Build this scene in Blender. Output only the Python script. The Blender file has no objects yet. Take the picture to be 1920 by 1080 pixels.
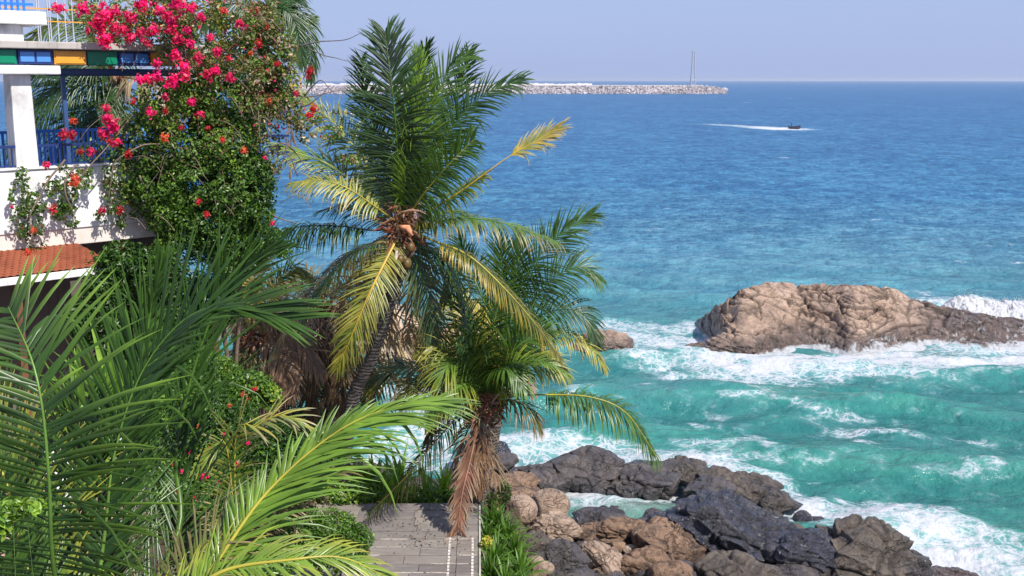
import bpy, bmesh, math, random
import numpy as np
from mathutils import Vector, Matrix

# ------------------------------------------------------------------ camera, sky, sun, exposure
SC = bpy.context.scene
COL = SC.collection
F_PX = 2059.0                      # focal length in pixels of the 1920-wide photograph
PITCH = math.atan((540 - 151) / F_PX)
CAM_H = 14.0
cam_d = bpy.data.cameras.new('camera')
cam_d.sensor_width = 36.0
cam_d.lens = F_PX / 1920 * 36
cam_d.clip_start = 0.1
cam_d.clip_end = 200000
cam = bpy.data.objects.new('camera', cam_d)
COL.objects.link(cam)
cam.location = (0, 0, CAM_H)
cam.rotation_euler = (math.radians(90) - PITCH, 0, 0)
SC.camera = cam

SUN_DIR = Vector((0.46, -0.50, 0.78)).normalized()
SUN_EL = math.asin(SUN_DIR.z)
SUN_AZ = math.atan2(SUN_DIR.x, SUN_DIR.y)          # clockwise from +Y
world = bpy.data.worlds.new('World')
SC.world = world
world.use_nodes = True
wn = world.node_tree.nodes
wl = world.node_tree.links
wn.clear()
w_out = wn.new('ShaderNodeOutputWorld')
w_bg = wn.new('ShaderNodeBackground')
sky = wn.new('ShaderNodeTexSky')
sky.sky_type = 'NISHITA'
sky.sun_disc = False
sky.sun_elevation = SUN_EL
sky.sun_rotation = SUN_AZ
sky.altitude = 0
sky.air_density = 1.0
sky.dust_density = 1.6
sky.ozone_density = 3.0
w_tint = wn.new('ShaderNodeMix')
w_tint.data_type = 'RGBA'
w_tint.blend_type = 'MIX'
w_tint.inputs[0].default_value = 0.86
w_tint.inputs[7].default_value = (2.66, 3.34, 5.5, 1)     # even pale blue tint mixed over the whole sky
wl.new(sky.outputs[0], w_tint.inputs[6])
wl.new(w_tint.outputs[2], w_bg.inputs[0])
w_bg.inputs[1].default_value = 0.115
wl.new(w_bg.outputs[0], w_out.inputs[0])

sun_d = bpy.data.lights.new('sun', 'SUN')
sun_d.energy = 5.0
sun_d.angle = math.radians(0.55)
sun_d.color = (1.0, 0.955, 0.89)
sun = bpy.data.objects.new('sun', sun_d)
COL.objects.link(sun)
sun.rotation_euler = SUN_DIR.to_track_quat('Z', 'Y').to_euler()
sun.location = (20, -20, 60)

SC.view_settings.view_transform = 'Standard'
SC.view_settings.look = 'None'
SC.view_settings.exposure = 0.42
SC.view_settings.gamma = 1.0
SC.view_settings.use_curve_mapping = False
SC.cycles.max_bounces = 6
SC.cycles.transparent_max_bounces = 8

# ------------------------------------------------------------------ helpers
def ray(px, py):
    u = (px - 960) / F_PX
    v = (540 - py) / F_PX
    c, s = math.cos(PITCH), math.sin(PITCH)
    return np.array([u, c + s * v, -s + c * v])

def P(px, py, D):
    """point of the place seen at that pixel of the photograph, D metres out along +Y"""
    r = ray(px, py)
    r = r * (D / r[1])
    return np.array([r[0], r[1], r[2] + CAM_H])

def PZ(px, py, z):
    r = ray(px, py)
    r = r * ((z - CAM_H) / r[2])
    return np.array([r[0], r[1], r[2] + CAM_H])

def nrm(a):
    a = np.asarray(a, float)
    return a / np.maximum(np.linalg.norm(a, axis=-1, keepdims=True), 1e-9)

def sst(a, b, x):
    t = np.clip((x - a) / (b - a), 0, 1)
    return t * t * (3 - 2 * t)

_pr = np.random.RandomState(7)
_perm = _pr.permutation(256)
_perm = np.concatenate([_perm, _perm, _perm])
_g = nrm(_pr.normal(size=(256, 3)))

def pn(p, seed=0):
    """gradient noise of an (n,3) array, about -1..1"""
    p = np.asarray(p, float) + seed * 17.37
    i = np.floor(p).astype(np.int64)
    f = p - i
    i &= 255
    u = f * f * f * (f * (f * 6 - 15) + 10)
    out = 0
    for dx in (0, 1):
        wx = u[:, 0] if dx else 1 - u[:, 0]
        a = _perm[(i[:, 0] + dx) & 255]
        for dy in (0, 1):
            wy = u[:, 1] if dy else 1 - u[:, 1]
            b = _perm[a + ((i[:, 1] + dy) & 255)]
            for dz in (0, 1):
                wz = u[:, 2] if dz else 1 - u[:, 2]
                g = _g[_perm[b + ((i[:, 2] + dz) & 255)]]
                out = out + wx * wy * wz * (g[:, 0] * (f[:, 0] - dx) + g[:, 1] * (f[:, 1] - dy) + g[:, 2] * (f[:, 2] - dz))
    return out * 1.5

def fbm(p, octv=4, seed=0, gain=0.5, lac=2.03):
    a, s, t = 1.0, 0, 0
    p = np.asarray(p, float)
    for k in range(octv):
        s = s + a * pn(p, seed + k * 3)
        t += a
        a *= gain
        p = p * lac
    return s / t

def tag(o, label=None, cat=None, group=None, kind=None):
    if label: o['label'] = label
    if cat: o['category'] = cat
    if group: o['group'] = group
    if kind: o['kind'] = kind
    return o

def root(name, loc, label, cat, group=None):
    o = bpy.data.objects.new(name, None)
    o.empty_display_size = 0.3
    COL.objects.link(o)
    o.location = tuple(float(c) for c in loc)
    return tag(o, label, cat, group)

def base_of(o):
    while o.parent is not None:
        o = o.parent
    return np.array(o.location)

def mesh_data(name, V, Fs, mat, cols=None, smooth=True, attrs=None):
    V = np.asarray(V, np.float32)
    if not isinstance(Fs, (list, tuple)):
        Fs = [Fs]
    Fs = [np.asarray(f, np.int32) for f in Fs if len(f)]
    me = bpy.data.meshes.new(name)
    me.vertices.add(len(V))
    me.vertices.foreach_set('co', V.ravel())
    loops = np.concatenate([f.ravel() for f in Fs])
    tot = np.concatenate([np.full(len(f), f.shape[1], np.int32) for f in Fs])
    me.loops.add(len(loops))
    me.loops.foreach_set('vertex_index', loops)
    me.polygons.add(len(tot))
    st = np.concatenate([[0], np.cumsum(tot)[:-1]]).astype(np.int32)
    me.polygons.foreach_set('loop_start', st)
    me.polygons.foreach_set('loop_total', tot)
    me.polygons.foreach_set('use_smooth', np.full(len(tot), smooth))
    me.update(calc_edges=True)
    if cols is not None:
        ca = me.color_attributes.new('Col', 'FLOAT_COLOR', 'POINT')
        c4 = np.ones((len(V), 4), np.float32)
        c4[:, :3] = cols
        ca.data.foreach_set('color', c4.ravel())
    for k, v in (attrs or {}).items():
        at = me.attributes.new(k, 'FLOAT', 'POINT')
        at.data.foreach_set('value', np.asarray(v, np.float32))
    me.materials.append(mat)
    return me

def mk(name, V, Fs, mat, parent=None, cols=None, smooth=True, attrs=None, origin=None):
    V = np.asarray(V, float)
    if parent is not None:
        off = base_of(parent)
    elif origin is not None:
        off = np.asarray(origin, float)
    else:
        off = np.zeros(3)
    me = mesh_data(name, V - off, Fs, mat, cols, smooth, attrs)
    o = bpy.data.objects.new(name, me)
    COL.objects.link(o)
    if parent is not None:
        o.parent = parent
    else:
        o.location = tuple(float(c) for c in off)
    return o

class MB:
    """collects shapes for one mesh"""
    def __init__(self):
        self.V, self.Q, self.T, self.C, self.n = [], [], [], [], 0
    def add(self, V, F, col=None):
        V = np.asarray(V, float)
        F = np.asarray(F, np.int64)
        if len(F):
            (self.Q if F.shape[1] == 4 else self.T).append(F + self.n)
        self.V.append(V)
        c = np.ones((len(V), 3)) * (1 if col is None else np.asarray(col))
        self.C.append(c)
        self.n += len(V)
        return self
    def box(self, c, s, ax=None, col=None):
        """c centre, s full sizes, ax rows = local axes"""
        c = np.asarray(c, float); h = np.asarray(s, float) / 2
        ax = np.eye(3) if ax is None else np.asarray(ax, float)
        K = np.array([[x, y, z] for x in (-1, 1) for y in (-1, 1) for z in (-1, 1)]) * h
        V = c + K @ ax
        F = np.array([[0, 1, 3, 2], [4, 6, 7, 5], [0, 4, 5, 1], [2, 3, 7, 6], [0, 2, 6, 4], [1, 5, 7, 3]])
        if np.linalg.det(ax) < 0:
            F = F[:, ::-1]
        return self.add(V, F, col)
    def tube(self, pts, r, seg=6, col=None, cap=True, ell=1.0):
        pts = np.asarray(pts, float); n = len(pts)
        r = np.broadcast_to(np.asarray(r, float), (n,))
        T = nrm(np.gradient(pts, axis=0))
        up = np.array([0, 0, 1.0]) if abs(T[:, 2]).mean() < 0.85 else np.array([0, 1.0, 0])
        A = nrm(np.cross(T, up)); B = np.cross(T, A)
        th = np.arange(seg) * 2 * math.pi / seg
        ring = (A[:, None, :] * np.cos(th)[None, :, None] + B[:, None, :] * np.sin(th)[None, :, None] * ell) * r[:, None, None]
        V = (pts[:, None, :] + ring).reshape(-1, 3)
        i = np.arange(n - 1)[:, None] * seg; j = np.arange(seg)[None, :]; k = (j + 1) % seg
        F = np.stack([i + j, i + k, i + seg + k, i + seg + j], -1).reshape(-1, 4)
        cc = col
        if col is not None and np.ndim(col) == 2:
            cc = np.repeat(np.asarray(col), seg, axis=0)
        if cap:
            V = np.vstack([V, pts[:1], pts[-1:]])
            if cc is not None and np.ndim(cc) == 2:
                cc = np.vstack([cc, cc[:1], cc[-1:]])
            self.add(V, F, cc)
            b0 = self.n - len(V); jj = np.arange(seg); kk = (jj + 1) % seg
            self.T.append(np.stack([np.full(seg, n * seg), kk, jj], -1) + b0)
            self.T.append(np.stack([np.full(seg, n * seg + 1), (n - 1) * seg + jj, (n - 1) * seg + kk], -1) + b0)
            return self
        return self.add(V, F, cc)
    def build(self, name, mat, parent=None, smooth=False, origin=None, cols=True):
        Fs = []
        if self.Q: Fs.append(np.concatenate(self.Q))
        if self.T: Fs.append(np.concatenate(self.T))
        return mk(name, np.concatenate(self.V), Fs, mat, parent, np.concatenate(self.C) if cols else None, smooth, origin=origin)

def bevel(o, w=0.01, seg=2):
    m = o.modifiers.new('bevel', 'BEVEL')
    m.width = w; m.segments = seg; m.limit_method = 'ANGLE'
    return o

def catmull(pts, n):
    pts = np.asarray(pts, float)
    if len(pts) == 2:
        t = np.linspace(0, 1, n)[:, None]
        return pts[0] * (1 - t) + pts[1] * t
    p = np.vstack([2 * pts[0] - pts[1], pts, 2 * pts[-1] - pts[-2]])
    out = []
    m = len(pts) - 1
    for t in np.linspace(0, m, n):
        i = min(int(t), m - 1); f = t - i
        a, b, c, d = p[i], p[i + 1], p[i + 2], p[i + 3]
        out.append(0.5 * ((2 * b) + (-a + c) * f + (2 * a - 5 * b + 4 * c - d) * f * f + (-a + 3 * b - 3 * c + d) * f ** 3))
    out = np.array(out)
    # even spacing
    d = np.concatenate([[0], np.cumsum(np.linalg.norm(np.diff(out, axis=0), axis=1))])
    s = np.linspace(0, d[-1], n)
    return np.stack([np.interp(s, d, out[:, k]) for k in range(pts.shape[1])], 1)

# ------------------------------------------------------------------ materials
class Mat:
    def __init__(self, name):
        self.m = bpy.data.materials.new(name)
        self.m.use_nodes = True
        self.nt = self.m.node_tree
        self.nt.nodes.clear()
        self.out = self.nt.nodes.new('ShaderNodeOutputMaterial')
    def n(self, t, **kw):
        nd = self.nt.nodes.new(t)
        for k, v in kw.items():
            if k.startswith('i_'):
                key = k[2:]
                key = int(key) if key.isdigit() else key.replace('_', ' ')
                self.put(nd.inputs[key], v)
            else:
                setattr(nd, k, v)
        return nd
    def put(self, sock, v):
        if isinstance(v, bpy.types.NodeSocket):
            self.nt.links.new(v, sock)
        elif isinstance(v, bpy.types.Node):
            self.nt.links.new(v.outputs[0], sock)
        else:
            if isinstance(v, (tuple, list)) and len(v) == 3 and sock.type == 'RGBA':
                v = (*v, 1)
            sock.default_value = v
    def math(self, op, a, b=0.0, c=None, clamp=False):
        nd = self.nt.nodes.new('ShaderNodeMath'); nd.operation = op; nd.use_clamp = clamp
        self.put(nd.inputs[0], a); self.put(nd.inputs[1], b)
        if c is not None: self.put(nd.inputs[2], c)
        return nd.outputs[0]
    def mix(self, f, a, b, mode='MIX'):
        nd = self.nt.nodes.new('ShaderNodeMix'); nd.data_type = 'RGBA'; nd.blend_type = mode
        self.put(nd.inputs[0], f); self.put(nd.inputs[6], a); self.put(nd.inputs[7], b)
        return nd.outputs[2]
    def ramp(self, f, stops, interp='LINEAR'):
        nd = self.nt.nodes.new('ShaderNodeValToRGB')
        cr = nd.color_ramp; cr.interpolation = interp
        while len(cr.elements) < len(stops): cr.elements.new(0.5)
        for e, (p, c) in zip(cr.elements, stops):
            e.position = p
            e.color = (*c, 1) if isinstance(c, (tuple, list)) else (c, c, c, 1)
        self.put(nd.inputs[0], f)
        return nd.outputs[0]
    def step(self, x, a, b):
        nd = self.nt.nodes.new('ShaderNodeMapRange'); nd.interpolation_type = 'SMOOTHSTEP'
        self.put(nd.inputs[0], x); self.put(nd.inputs[1], a); self.put(nd.inputs[2], b)
        return nd.outputs[0]
    def noise(self, vec, scale, detail=4, rough=0.55, dist=0.0):
        nd = self.n('ShaderNodeTexNoise')
        self.put(nd.inputs['Vector'], vec)
        nd.inputs['Scale'].default_value = scale
        nd.inputs['Detail'].default_value = detail
        nd.inputs['Roughness'].default_value = rough
        nd.inputs['Distortion'].default_value = dist
        return nd.outputs[0]
    def voro(self, vec, scale, feature='F1', out=0, rnd=1.0):
        nd = self.n('ShaderNodeTexVoronoi'); nd.feature = feature
        self.put(nd.inputs['Vector'], vec)
        nd.inputs['Scale'].default_value = scale
        nd.inputs['Randomness'].default_value = rnd
        return nd.outputs[out]
    def pos(self, scale=None):
        g = self.n('ShaderNodeNewGeometry').outputs['Position']
        if scale is None: return g
        mp = self.n('ShaderNodeMapping'); self.put(mp.inputs[0], g); mp.inputs['Scale'].default_value = scale
        return mp.outputs[0]
    def attr(self, name, out='Color'):
        a = self.n('ShaderNodeAttribute'); a.attribute_name = name
        return a.outputs[out]
    def bump(self, h, strength=0.5, dist=0.02, normal=None):
        nd = self.n('ShaderNodeBump')
        self.put(nd.inputs['Strength'], strength)
        self.put(nd.inputs['Distance'], dist)
        self.put(nd.inputs['Height'], h)
        if normal is not None: self.put(nd.inputs['Normal'], normal)
        return nd.outputs[0]
    def bsdf(self, col, rough=0.6, spec=0.5, normal=None, metal=0.0):
        nd = self.n('ShaderNodeBsdfPrincipled')
        self.put(nd.inputs['Base Color'], col)
        self.put(nd.inputs['Roughness'], rough)
        self.put(nd.inputs['Specular IOR Level'], spec)
        self.put(nd.inputs['Metallic'], metal)
        if normal is not None: self.put(nd.inputs['Normal'], normal)
        return nd.outputs[0]
    def done(self, sh):
        self.nt.links.new(sh, self.out.inputs[0])
        return self.m

def mat_leaf(name, rough=0.42, trans=0.32, spec=0.5, tint=(1, 1, 1)):
    m = Mat(name)
    c = m.attr('Col')
    nz = m.noise(m.pos(), 3.0, 3)
    k = m.ramp(nz, [(0.3, 0.75), (0.7, 1.3)])
    c = m.mix(1.0, c, k, 'MULTIPLY')
    a = m.bsdf(c, rough, spec)
    t = m.n('ShaderNodeBsdfTranslucent')
    m.put(t.inputs[0], m.mix(1.0, c, (1.5, 1.7, 0.7), 'MULTIPLY'))
    x = m.n('ShaderNodeMixShader'); x.inputs[0].default_value = trans
    m.put(x.inputs[1], a); m.put(x.inputs[2], t.outputs[0])
    return m.done(x.outputs[0])

M = {}
M['leaf'] = mat_leaf('leaf')
M['frond'] = mat_leaf('frond_leaf', 0.36, 0.20, 0.5)
M['petal'] = mat_leaf('petal', 0.6, 0.35, 0.25)

def mat_paint(name, col, rough=0.6, dirt=(0.35, 0.32, 0.28), amount=0.5, spec=0.3):
    m = Mat(name)
    p = m.pos()
    n1 = m.noise(p, 1.3, 6, 0.65)
    n2 = m.noise(m.pos((7, 7, 0.9)), 1.6, 5, 0.6)        # streaks that run down
    f = m.math('MULTIPLY', m.step(n1, 0.45, 0.75), amount)
    f2 = m.math('MULTIPLY', m.step(n2, 0.52, 0.75), amount * 0.8)
    c = m.mix(f, col, tuple(a * b for a, b in zip(col, dirt)))
    c = m.mix(f2, c, tuple(a * b * 1.2 for a, b in zip(col, dirt)))
    b = m.bump(m.noise(p, 22, 5), 0.35, 0.01)
    return m.done(m.bsdf(c, rough, spec, b))

M['white'] = mat_paint('weathered_white_paint', (0.74, 0.73, 0.71), 0.65, (0.45, 0.43, 0.41), 0.8)
M['cream'] = mat_paint('cream_paint', (0.66, 0.6, 0.54), 0.7, (0.6, 0.55, 0.5), 0.5)
M['concrete'] = mat_paint('weathered_concrete', (0.42, 0.39, 0.35), 0.85, (0.45, 0.42, 0.4), 0.8)
M['blue'] = mat_paint('blue_paint', (0.02, 0.16, 0.62), 0.4, (0.5, 0.6, 0.6), 0.3, 0.5)
M['navy'] = mat_paint('navy_paint', (0.012, 0.03, 0.13), 0.4, (0.8, 0.8, 0.8), 0.3, 0.5)
M['steelblue'] = mat_paint('slate_blue_paint', (0.035, 0.085, 0.21), 0.4, (0.6, 0.6, 0.6), 0.4, 0.5)
M['paneblue'] = mat_paint('light_blue_panel', (0.08, 0.25, 0.60), 0.25, (0.6, 0.7, 0.7), 0.4, 0.5)
M['green'] = mat_paint('green_panel', (0.0, 0.20, 0.10), 0.35, (0.5, 0.5, 0.5), 0.4, 0.5)
M['yellow'] = mat_paint('amber_panel', (0.72, 0.32, 0.03), 0.4, (0.7, 0.6, 0.5), 0.4, 0.5)
M['wood'] = mat_paint('brown_post_wood', (0.16, 0.07, 0.035), 0.8, (0.4, 0.4, 0.4), 0.7)
M['terracotta'] = mat_paint('terracotta', (0.24, 0.066, 0.03), 0.8, (0.4, 0.35, 0.35), 0.7)
M['paving'] = mat_paint('pink_paving', (0.55, 0.33, 0.25), 0.8, (0.5, 0.5, 0.5), 0.6)
M['darkwall'] = mat_paint('dark_wall_paint', (0.12, 0.10, 0.085), 0.9, (0.5, 0.5, 0.5), 0.6)  # dark brown tone for lower wall, roof underlay and deck substructure
M['steel'] = mat_paint('grey_steel', (0.42, 0.45, 0.52), 0.5, (0.7, 0.6, 0.5), 0.5)

def mat_deck():
    m = Mat('weathered_deck_board')
    oi = m.n('ShaderNodeObjectInfo').outputs['Random']
    p = m.pos()
    n1 = m.noise(m.pos((1.2, 9, 9)), 1.6, 6, 0.7)
    n2 = m.noise(p, 0.9, 4)
    c = m.mix(m.step(n1, 0.35, 0.7), (0.12, 0.105, 0.095), (0.27, 0.235, 0.20))
    c = m.mix(m.math('MULTIPLY', m.step(n2, 0.45, 0.65), 0.55), c, (0.12, 0.075, 0.05))
    c = m.mix(0.5, c, m.ramp(oi, [(0, (0.13, 0.12, 0.12)), (1, (0.30, 0.265, 0.23))]))
    b = m.bump(n1, 0.5, 0.01)
    return m.done(m.bsdf(c, 0.7, 0.3, b))
M['deck'] = mat_deck()

def mat_bark():
    m = Mat('palm_bark')
    p = m.pos()
    z = m.n('ShaderNodeSeparateXYZ'); m.put(z.inputs[0], p)
    rings = m.math('SINE', m.math('ADD', m.math('MULTIPLY', z.outputs[2], 70.0), m.math('MULTIPLY', m.noise(p, 4, 4), 14.0)))
    n = m.noise(p, 14, 6, 0.7)
    c = m.ramp(n, [(0.3, (0.045, 0.038, 0.036)), (0.55, (0.13, 0.115, 0.105)), (0.8, (0.26, 0.24, 0.22))])
    h = m.math('ADD', m.math('MULTIPLY', rings, 0.4), n)
    return m.done(m.bsdf(c, 0.9, 0.2, m.bump(h, 0.7, 0.03)))
M['bark'] = mat_bark()

def mat_vcol(name, rough=0.7, spec=0.3, bumps=(12, 0.5, 0.02)):
    m = Mat(name)
    c = m.attr('Col')
    n = m.noise(m.pos(), bumps[0], 5, 0.65)
    c = m.mix(1.0, c, m.ramp(n, [(0.3, 0.62), (0.7, 1.35)]), 'MULTIPLY')
    return m.done(m.bsdf(c, rough, spec, m.bump(n, bumps[1], bumps[2])))
M['vcol'] = mat_vcol('fibre')
M['husk'] = mat_vcol('coconut_husk', 0.45, 0.4, (8, 0.2, 0.01))

def mat_rock(name, dark, mid, light, wet=0.0, scale=1.0, stain=(0.05, 0.045, 0.05), foam=False, blue=0.0, speck=0.35, fisk=0.35, fisv=(0.6, 0.6, 1.4)):
    """layered, fissured stone; 'crack' comes from the mesh. wet: how much of it is wet"""
    m = Mat(name)
    p = m.pos()
    sc = scale
    n1 = m.noise(p, 0.7 * sc, 7, 0.65, 0.5)
    n2 = m.noise(p, 4.5 * sc, 7, 0.7)
    n3 = m.noise(p, 28 * sc, 4, 0.7)
    lay = m.noise(m.pos((0.8, 0.8, 5.0)), 1.1 * sc, 7, 0.7, 1.2)      # bedding
    c = m.ramp(m.math('ADD', m.math('MULTIPLY', n1, 0.6), m.math('MULTIPLY', n2, 0.4)),
               [(0.3, dark), (0.5, mid), (0.7, light)])
    c = m.mix(m.math('MULTIPLY', m.step(lay, 0.5, 0.62), 0.5), c, m.mix(0.6, c, dark))
    c = m.mix(m.math('MULTIPLY', m.step(m.noise(p, 1.7 * sc, 6, 0.7, 1.0), 0.52, 0.66), 0.75), c, stain)
    c = m.mix(m.math('MULTIPLY', m.step(n3, 0.5, 0.75), speck), c, m.mix(0.5, light, (0.6, 0.55, 0.5)))
    vd = m.n('ShaderNodeVectorMath'); vd.operation = 'ADD'
    nc = m.n('ShaderNodeTexNoise'); m.put(nc.inputs['Vector'], p); nc.inputs['Scale'].default_value = 1.5 * sc; nc.inputs['Detail'].default_value = 5
    sub = m.n('ShaderNodeVectorMath'); sub.operation = 'SCALE'; m.put(sub.inputs[0], nc.outputs[1]); sub.inputs['Scale'].default_value = 1.1 / sc
    m.put(vd.inputs[0], m.pos(fisv)); m.put(vd.inputs[1], sub.outputs[0])
    cr = m.voro(vd.outputs[0], 0.5 * sc, 'DISTANCE_TO_EDGE')
    fis = m.step(cr, 0.0, 0.022)
    c = m.mix(m.math('MULTIPLY', m.math('SUBTRACT', 1.0, fis), fisk), c, (0.018, 0.015, 0.014))
    c = m.mix(m.math('MULTIPLY', m.attr('crack', 'Fac'), 0.8 if foam else 0.6), c, (0.02, 0.017, 0.015))
    z = m.n('ShaderNodeSeparateXYZ'); m.put(z.inputs[0], p)
    wz = m.math('ADD', z.outputs[2], m.math('MULTIPLY', m.math('SUBTRACT', n1, 0.5), 1.6))
    low = m.math('SUBTRACT', 1.0, m.step(wz, 0.3, 1.35))
    w = m.math('MAXIMUM', m.math('MULTIPLY', low, 0.95), m.math('MAXIMUM', wet, m.attr('wet', 'Fac')))
    c = m.mix(m.math('MULTIPLY', w, 0.85), c, m.mix(1.0, c, (0.26, 0.25, 0.28), 'MULTIPLY'))
    if blue:
        c = m.mix(m.math('MULTIPLY', m.step(n2, 0.45, 0.6), blue), c, (0.05, 0.065, 0.12))
    rough = m.math('SUBTRACT', 0.85, m.math('MULTIPLY', w, m.math('MULTIPLY_ADD', m.step(n2, 0.4, 0.6), 0.28, 0.52)))
    chip = m.step(m.voro(vd.outputs[0], 2.6 * sc, 'DISTANCE_TO_EDGE'), 0.0, 0.05)
    cm_ = m.step(m.noise(p, 1.1 * sc, 3), 0.42, 0.6)
    chipf = m.math('SUBTRACT', 1.0, m.math('MULTIPLY', m.math('SUBTRACT', 1.0, chip), cm_))
    c = m.mix(m.math('MULTIPLY', m.math('SUBTRACT', 1.0, chipf), 0.22 if foam else 0.6), c, (0.02, 0.017, 0.015))
    h = m.math('ADD', m.math('MULTIPLY', chipf, 0.12 if foam else 0.35), m.math('MULTIPLY', n2, 0.0))
    h = m.math('ADD', h, m.math('ADD', m.math('MULTIPLY', n2, 0.7), m.math('MULTIPLY', n3, 0.18)), m.math('ADD', m.math('MULTIPLY', fis, 0.45 * fisk), m.math('MULTIPLY', lay, 0.9)))
    b = m.bump(h, 1.0, 0.24 / sc)
    if foam:
        fa = m.attr('foam', 'Fac')
        st = m.noise(m.pos((1.6, 1.2, 0.45)), 1.3, 6, 0.6, 1.2)
        ff = m.step(m.math('ADD', fa, m.math('MULTIPLY', m.math('SUBTRACT', st, 0.5), 1.5)), 0.48, 0.8)
        c = m.mix(ff, c, (0.5, 0.51, 0.53))
        rough = m.math('MAXIMUM', rough, m.math('MULTIPLY', ff, 0.7))
    return m.done(m.bsdf(c, rough, m.math('MULTIPLY_ADD', w, 0.6, 0.3), b))

M['r_tan'] = mat_rock('tan_granite', (0.20, 0.13, 0.09), (0.42, 0.30, 0.22), (0.56, 0.42, 0.32), 0.0, 1.0, (0.12, 0.08, 0.06))
M['r_brown'] = mat_rock('brown_granite', (0.11, 0.065, 0.04), (0.27, 0.165, 0.105), (0.42, 0.28, 0.18), 0.05, 1.0, (0.06, 0.045, 0.04))
M['r_slate'] = mat_rock('grey_slate', (0.05, 0.043, 0.045), (0.125, 0.105, 0.10), (0.28, 0.225, 0.18), 0.35, 1.1, (0.05, 0.047, 0.055), blue=0.2, speck=0.3)
M['r_black'] = mat_rock('wet_black_rock', (0.015, 0.017, 0.028), (0.05, 0.052, 0.072), (0.26, 0.20, 0.16), 0.85, 2.0, (0.02, 0.022, 0.035), blue=0.3, speck=0.35)
M['r_grain'] = mat_rock('speckled_granite', (0.06, 0.048, 0.04), (0.145, 0.115, 0.09), (0.28, 0.22, 0.165), 0.3, 1.2, (0.05, 0.045, 0.05))
M['r_island'] = mat_rock('weathered_island_rock', (0.16, 0.105, 0.075), (0.45, 0.315, 0.235), (0.66, 0.49, 0.38), 0.0, 0.55, (0.17, 0.125, 0.11), foam=True, speck=0.25, fisk=0.3, fisv=(0.35, 0.6, 1.9))

def mat_ground():
    m = Mat('leaf_litter_soil')
    p = m.pos()
    n = m.noise(p, 2.5, 7, 0.7)
    n2 = m.noise(p, 16, 4, 0.7)
    c = m.ramp(n, [(0.3, (0.03, 0.025, 0.015)), (0.5, (0.085, 0.06, 0.035)), (0.72, (0.16, 0.11, 0.07))])
    c = m.mix(m.step(n2, 0.55, 0.7), c, (0.06, 0.08, 0.02))
    z = m.n('ShaderNodeSeparateXYZ'); m.put(z.inputs[0], p)
    c = m.mix(m.step(m.math('ADD', z.outputs[2], n), 1.5, 2.6), m.mix(n, (0.03, 0.026, 0.024), (0.12, 0.085, 0.06)), c)
    return m.done(m.bsdf(c, 0.85, 0.3, m.bump(m.math('ADD', n, m.math('MULTIPLY', n2, 0.3)), 0.9, 0.15)))
M['ground'] = mat_ground()
# ------------------------------------------------------------------ land, shore and sea
SHORE_PX = [(-900, 560), (-200, 600), (300, 640), (560, 700), (640, 790), (720, 850), (860, 872), (930, 850), (1030, 846), (1180, 852),
            (1330, 872), (1430, 905), (1510, 945), (1560, 985), (1640, 975), (1740, 1050), (1830, 1120), (2000, 1300)]
SHORE = np.array([PZ(x, y, 0)[:2] for x, y in SHORE_PX])
LAND = np.vstack([SHORE, [[30, 2], [30, -25], [-90, -25], [-90, SHORE[0][1]]]])

def seg_dist(X, poly):
    d = np.full(len(X), 1e9)
    for a, b in zip(poly[:-1], poly[1:]):
        ab = b - a
        t = np.clip(((X - a) @ ab) / (ab @ ab), 0, 1)
        d = np.minimum(d, np.linalg.norm(X - (a + t[:, None] * ab), axis=1))
    return d

def inside(X, poly):
    ins = np.zeros(len(X), bool)
    j = len(poly) - 1
    for i in range(len(poly)):
        a, b = poly[i], poly[j]
        c = ((a[1] > X[:, 1]) != (b[1] > X[:, 1])) & (X[:, 0] < (b[0] - a[0]) * (X[:, 1] - a[1]) / (b[1] - a[1] + 1e-12) + a[0])
        ins ^= c
        j = i
    return ins

POOL = PZ(1165, 940, 0)[:2]
def ground_h(X):
    X = np.asarray(X, float)
    d = seg_dist(X, SHORE) * np.where(inside(X, LAND), 1, -1)
    h = np.interp(d, [-12, -3, 0, 2.5, 7, 9.5, 14, 30], [-5, -2.2, -0.45, 0.15, 1.1, 2.6, 4.1, 5.6])
    lf = sst(-2.6, -6.5, X[:, 0]) * sst(34, 22, X[:, 1])
    h = h + lf * np.maximum(0, 7.3 - h)
    bank = np.maximum(np.interp(X[:, 0], [-1.0, -0.1, 0.5, 1.2, 3, 10], [4.6, 4.0, 3.0, 1.7, 0.7, 0.2]) - 0.22 * np.maximum(0, X[:, 1] - 22), 0.3)
    bank = np.where(X[:, 0] < -1.0, 1e3, bank) 
    yb = np.interp(X[:, 1], [24.5, 26, 28, 33], [9, 4.2, 2.4, 1.0]) + 6 * sst(-4, -8, X[:, 0])
    h = np.minimum(h, np.minimum(bank, yb))
    q = (X - POOL) / np.array([1.9, 1.6])
    h = h - 1.6 * np.exp(-(q ** 2).sum(1) * 0.8)
    n = fbm(np.column_stack([X * 0.5, np.zeros(len(X))]), 5, 3)
    h = h + n * 0.2 * sst(-4, 1, d) * (1 - 0.6 * lf)
    # level bed under the deck
    bx = sst(-5.2, -4.2, X[:, 0]) * sst(0.2, -0.7, X[:, 0]) * sst(17.5, 18.5, X[:, 1]) * sst(25, 24, X[:, 1])
    return h * (1 - bx) + bx * np.minimum(h, 4.1)

gx = np.linspace(-70, 26, 300); gy = np.linspace(1, 62, 260)
GX, GY = np.meshgrid(gx, gy)
G = np.column_stack([GX.ravel(), GY.ravel()])
GH = ground_h(G)
def grid_faces(nr, nc):
    i = np.arange(nr - 1)[:, None] * nc; j = np.arange(nc - 1)[None, :]
    return np.stack([i + j, i + j + 1, i + nc + j + 1, i + nc + j], -1).reshape(-1, 4)
o = mk('ground', np.column_stack([G, GH]), grid_faces(260, 300), M['ground'])
tag(o, 'brown sloping bank of soil and stone under the palms', kind='structure')

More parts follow.
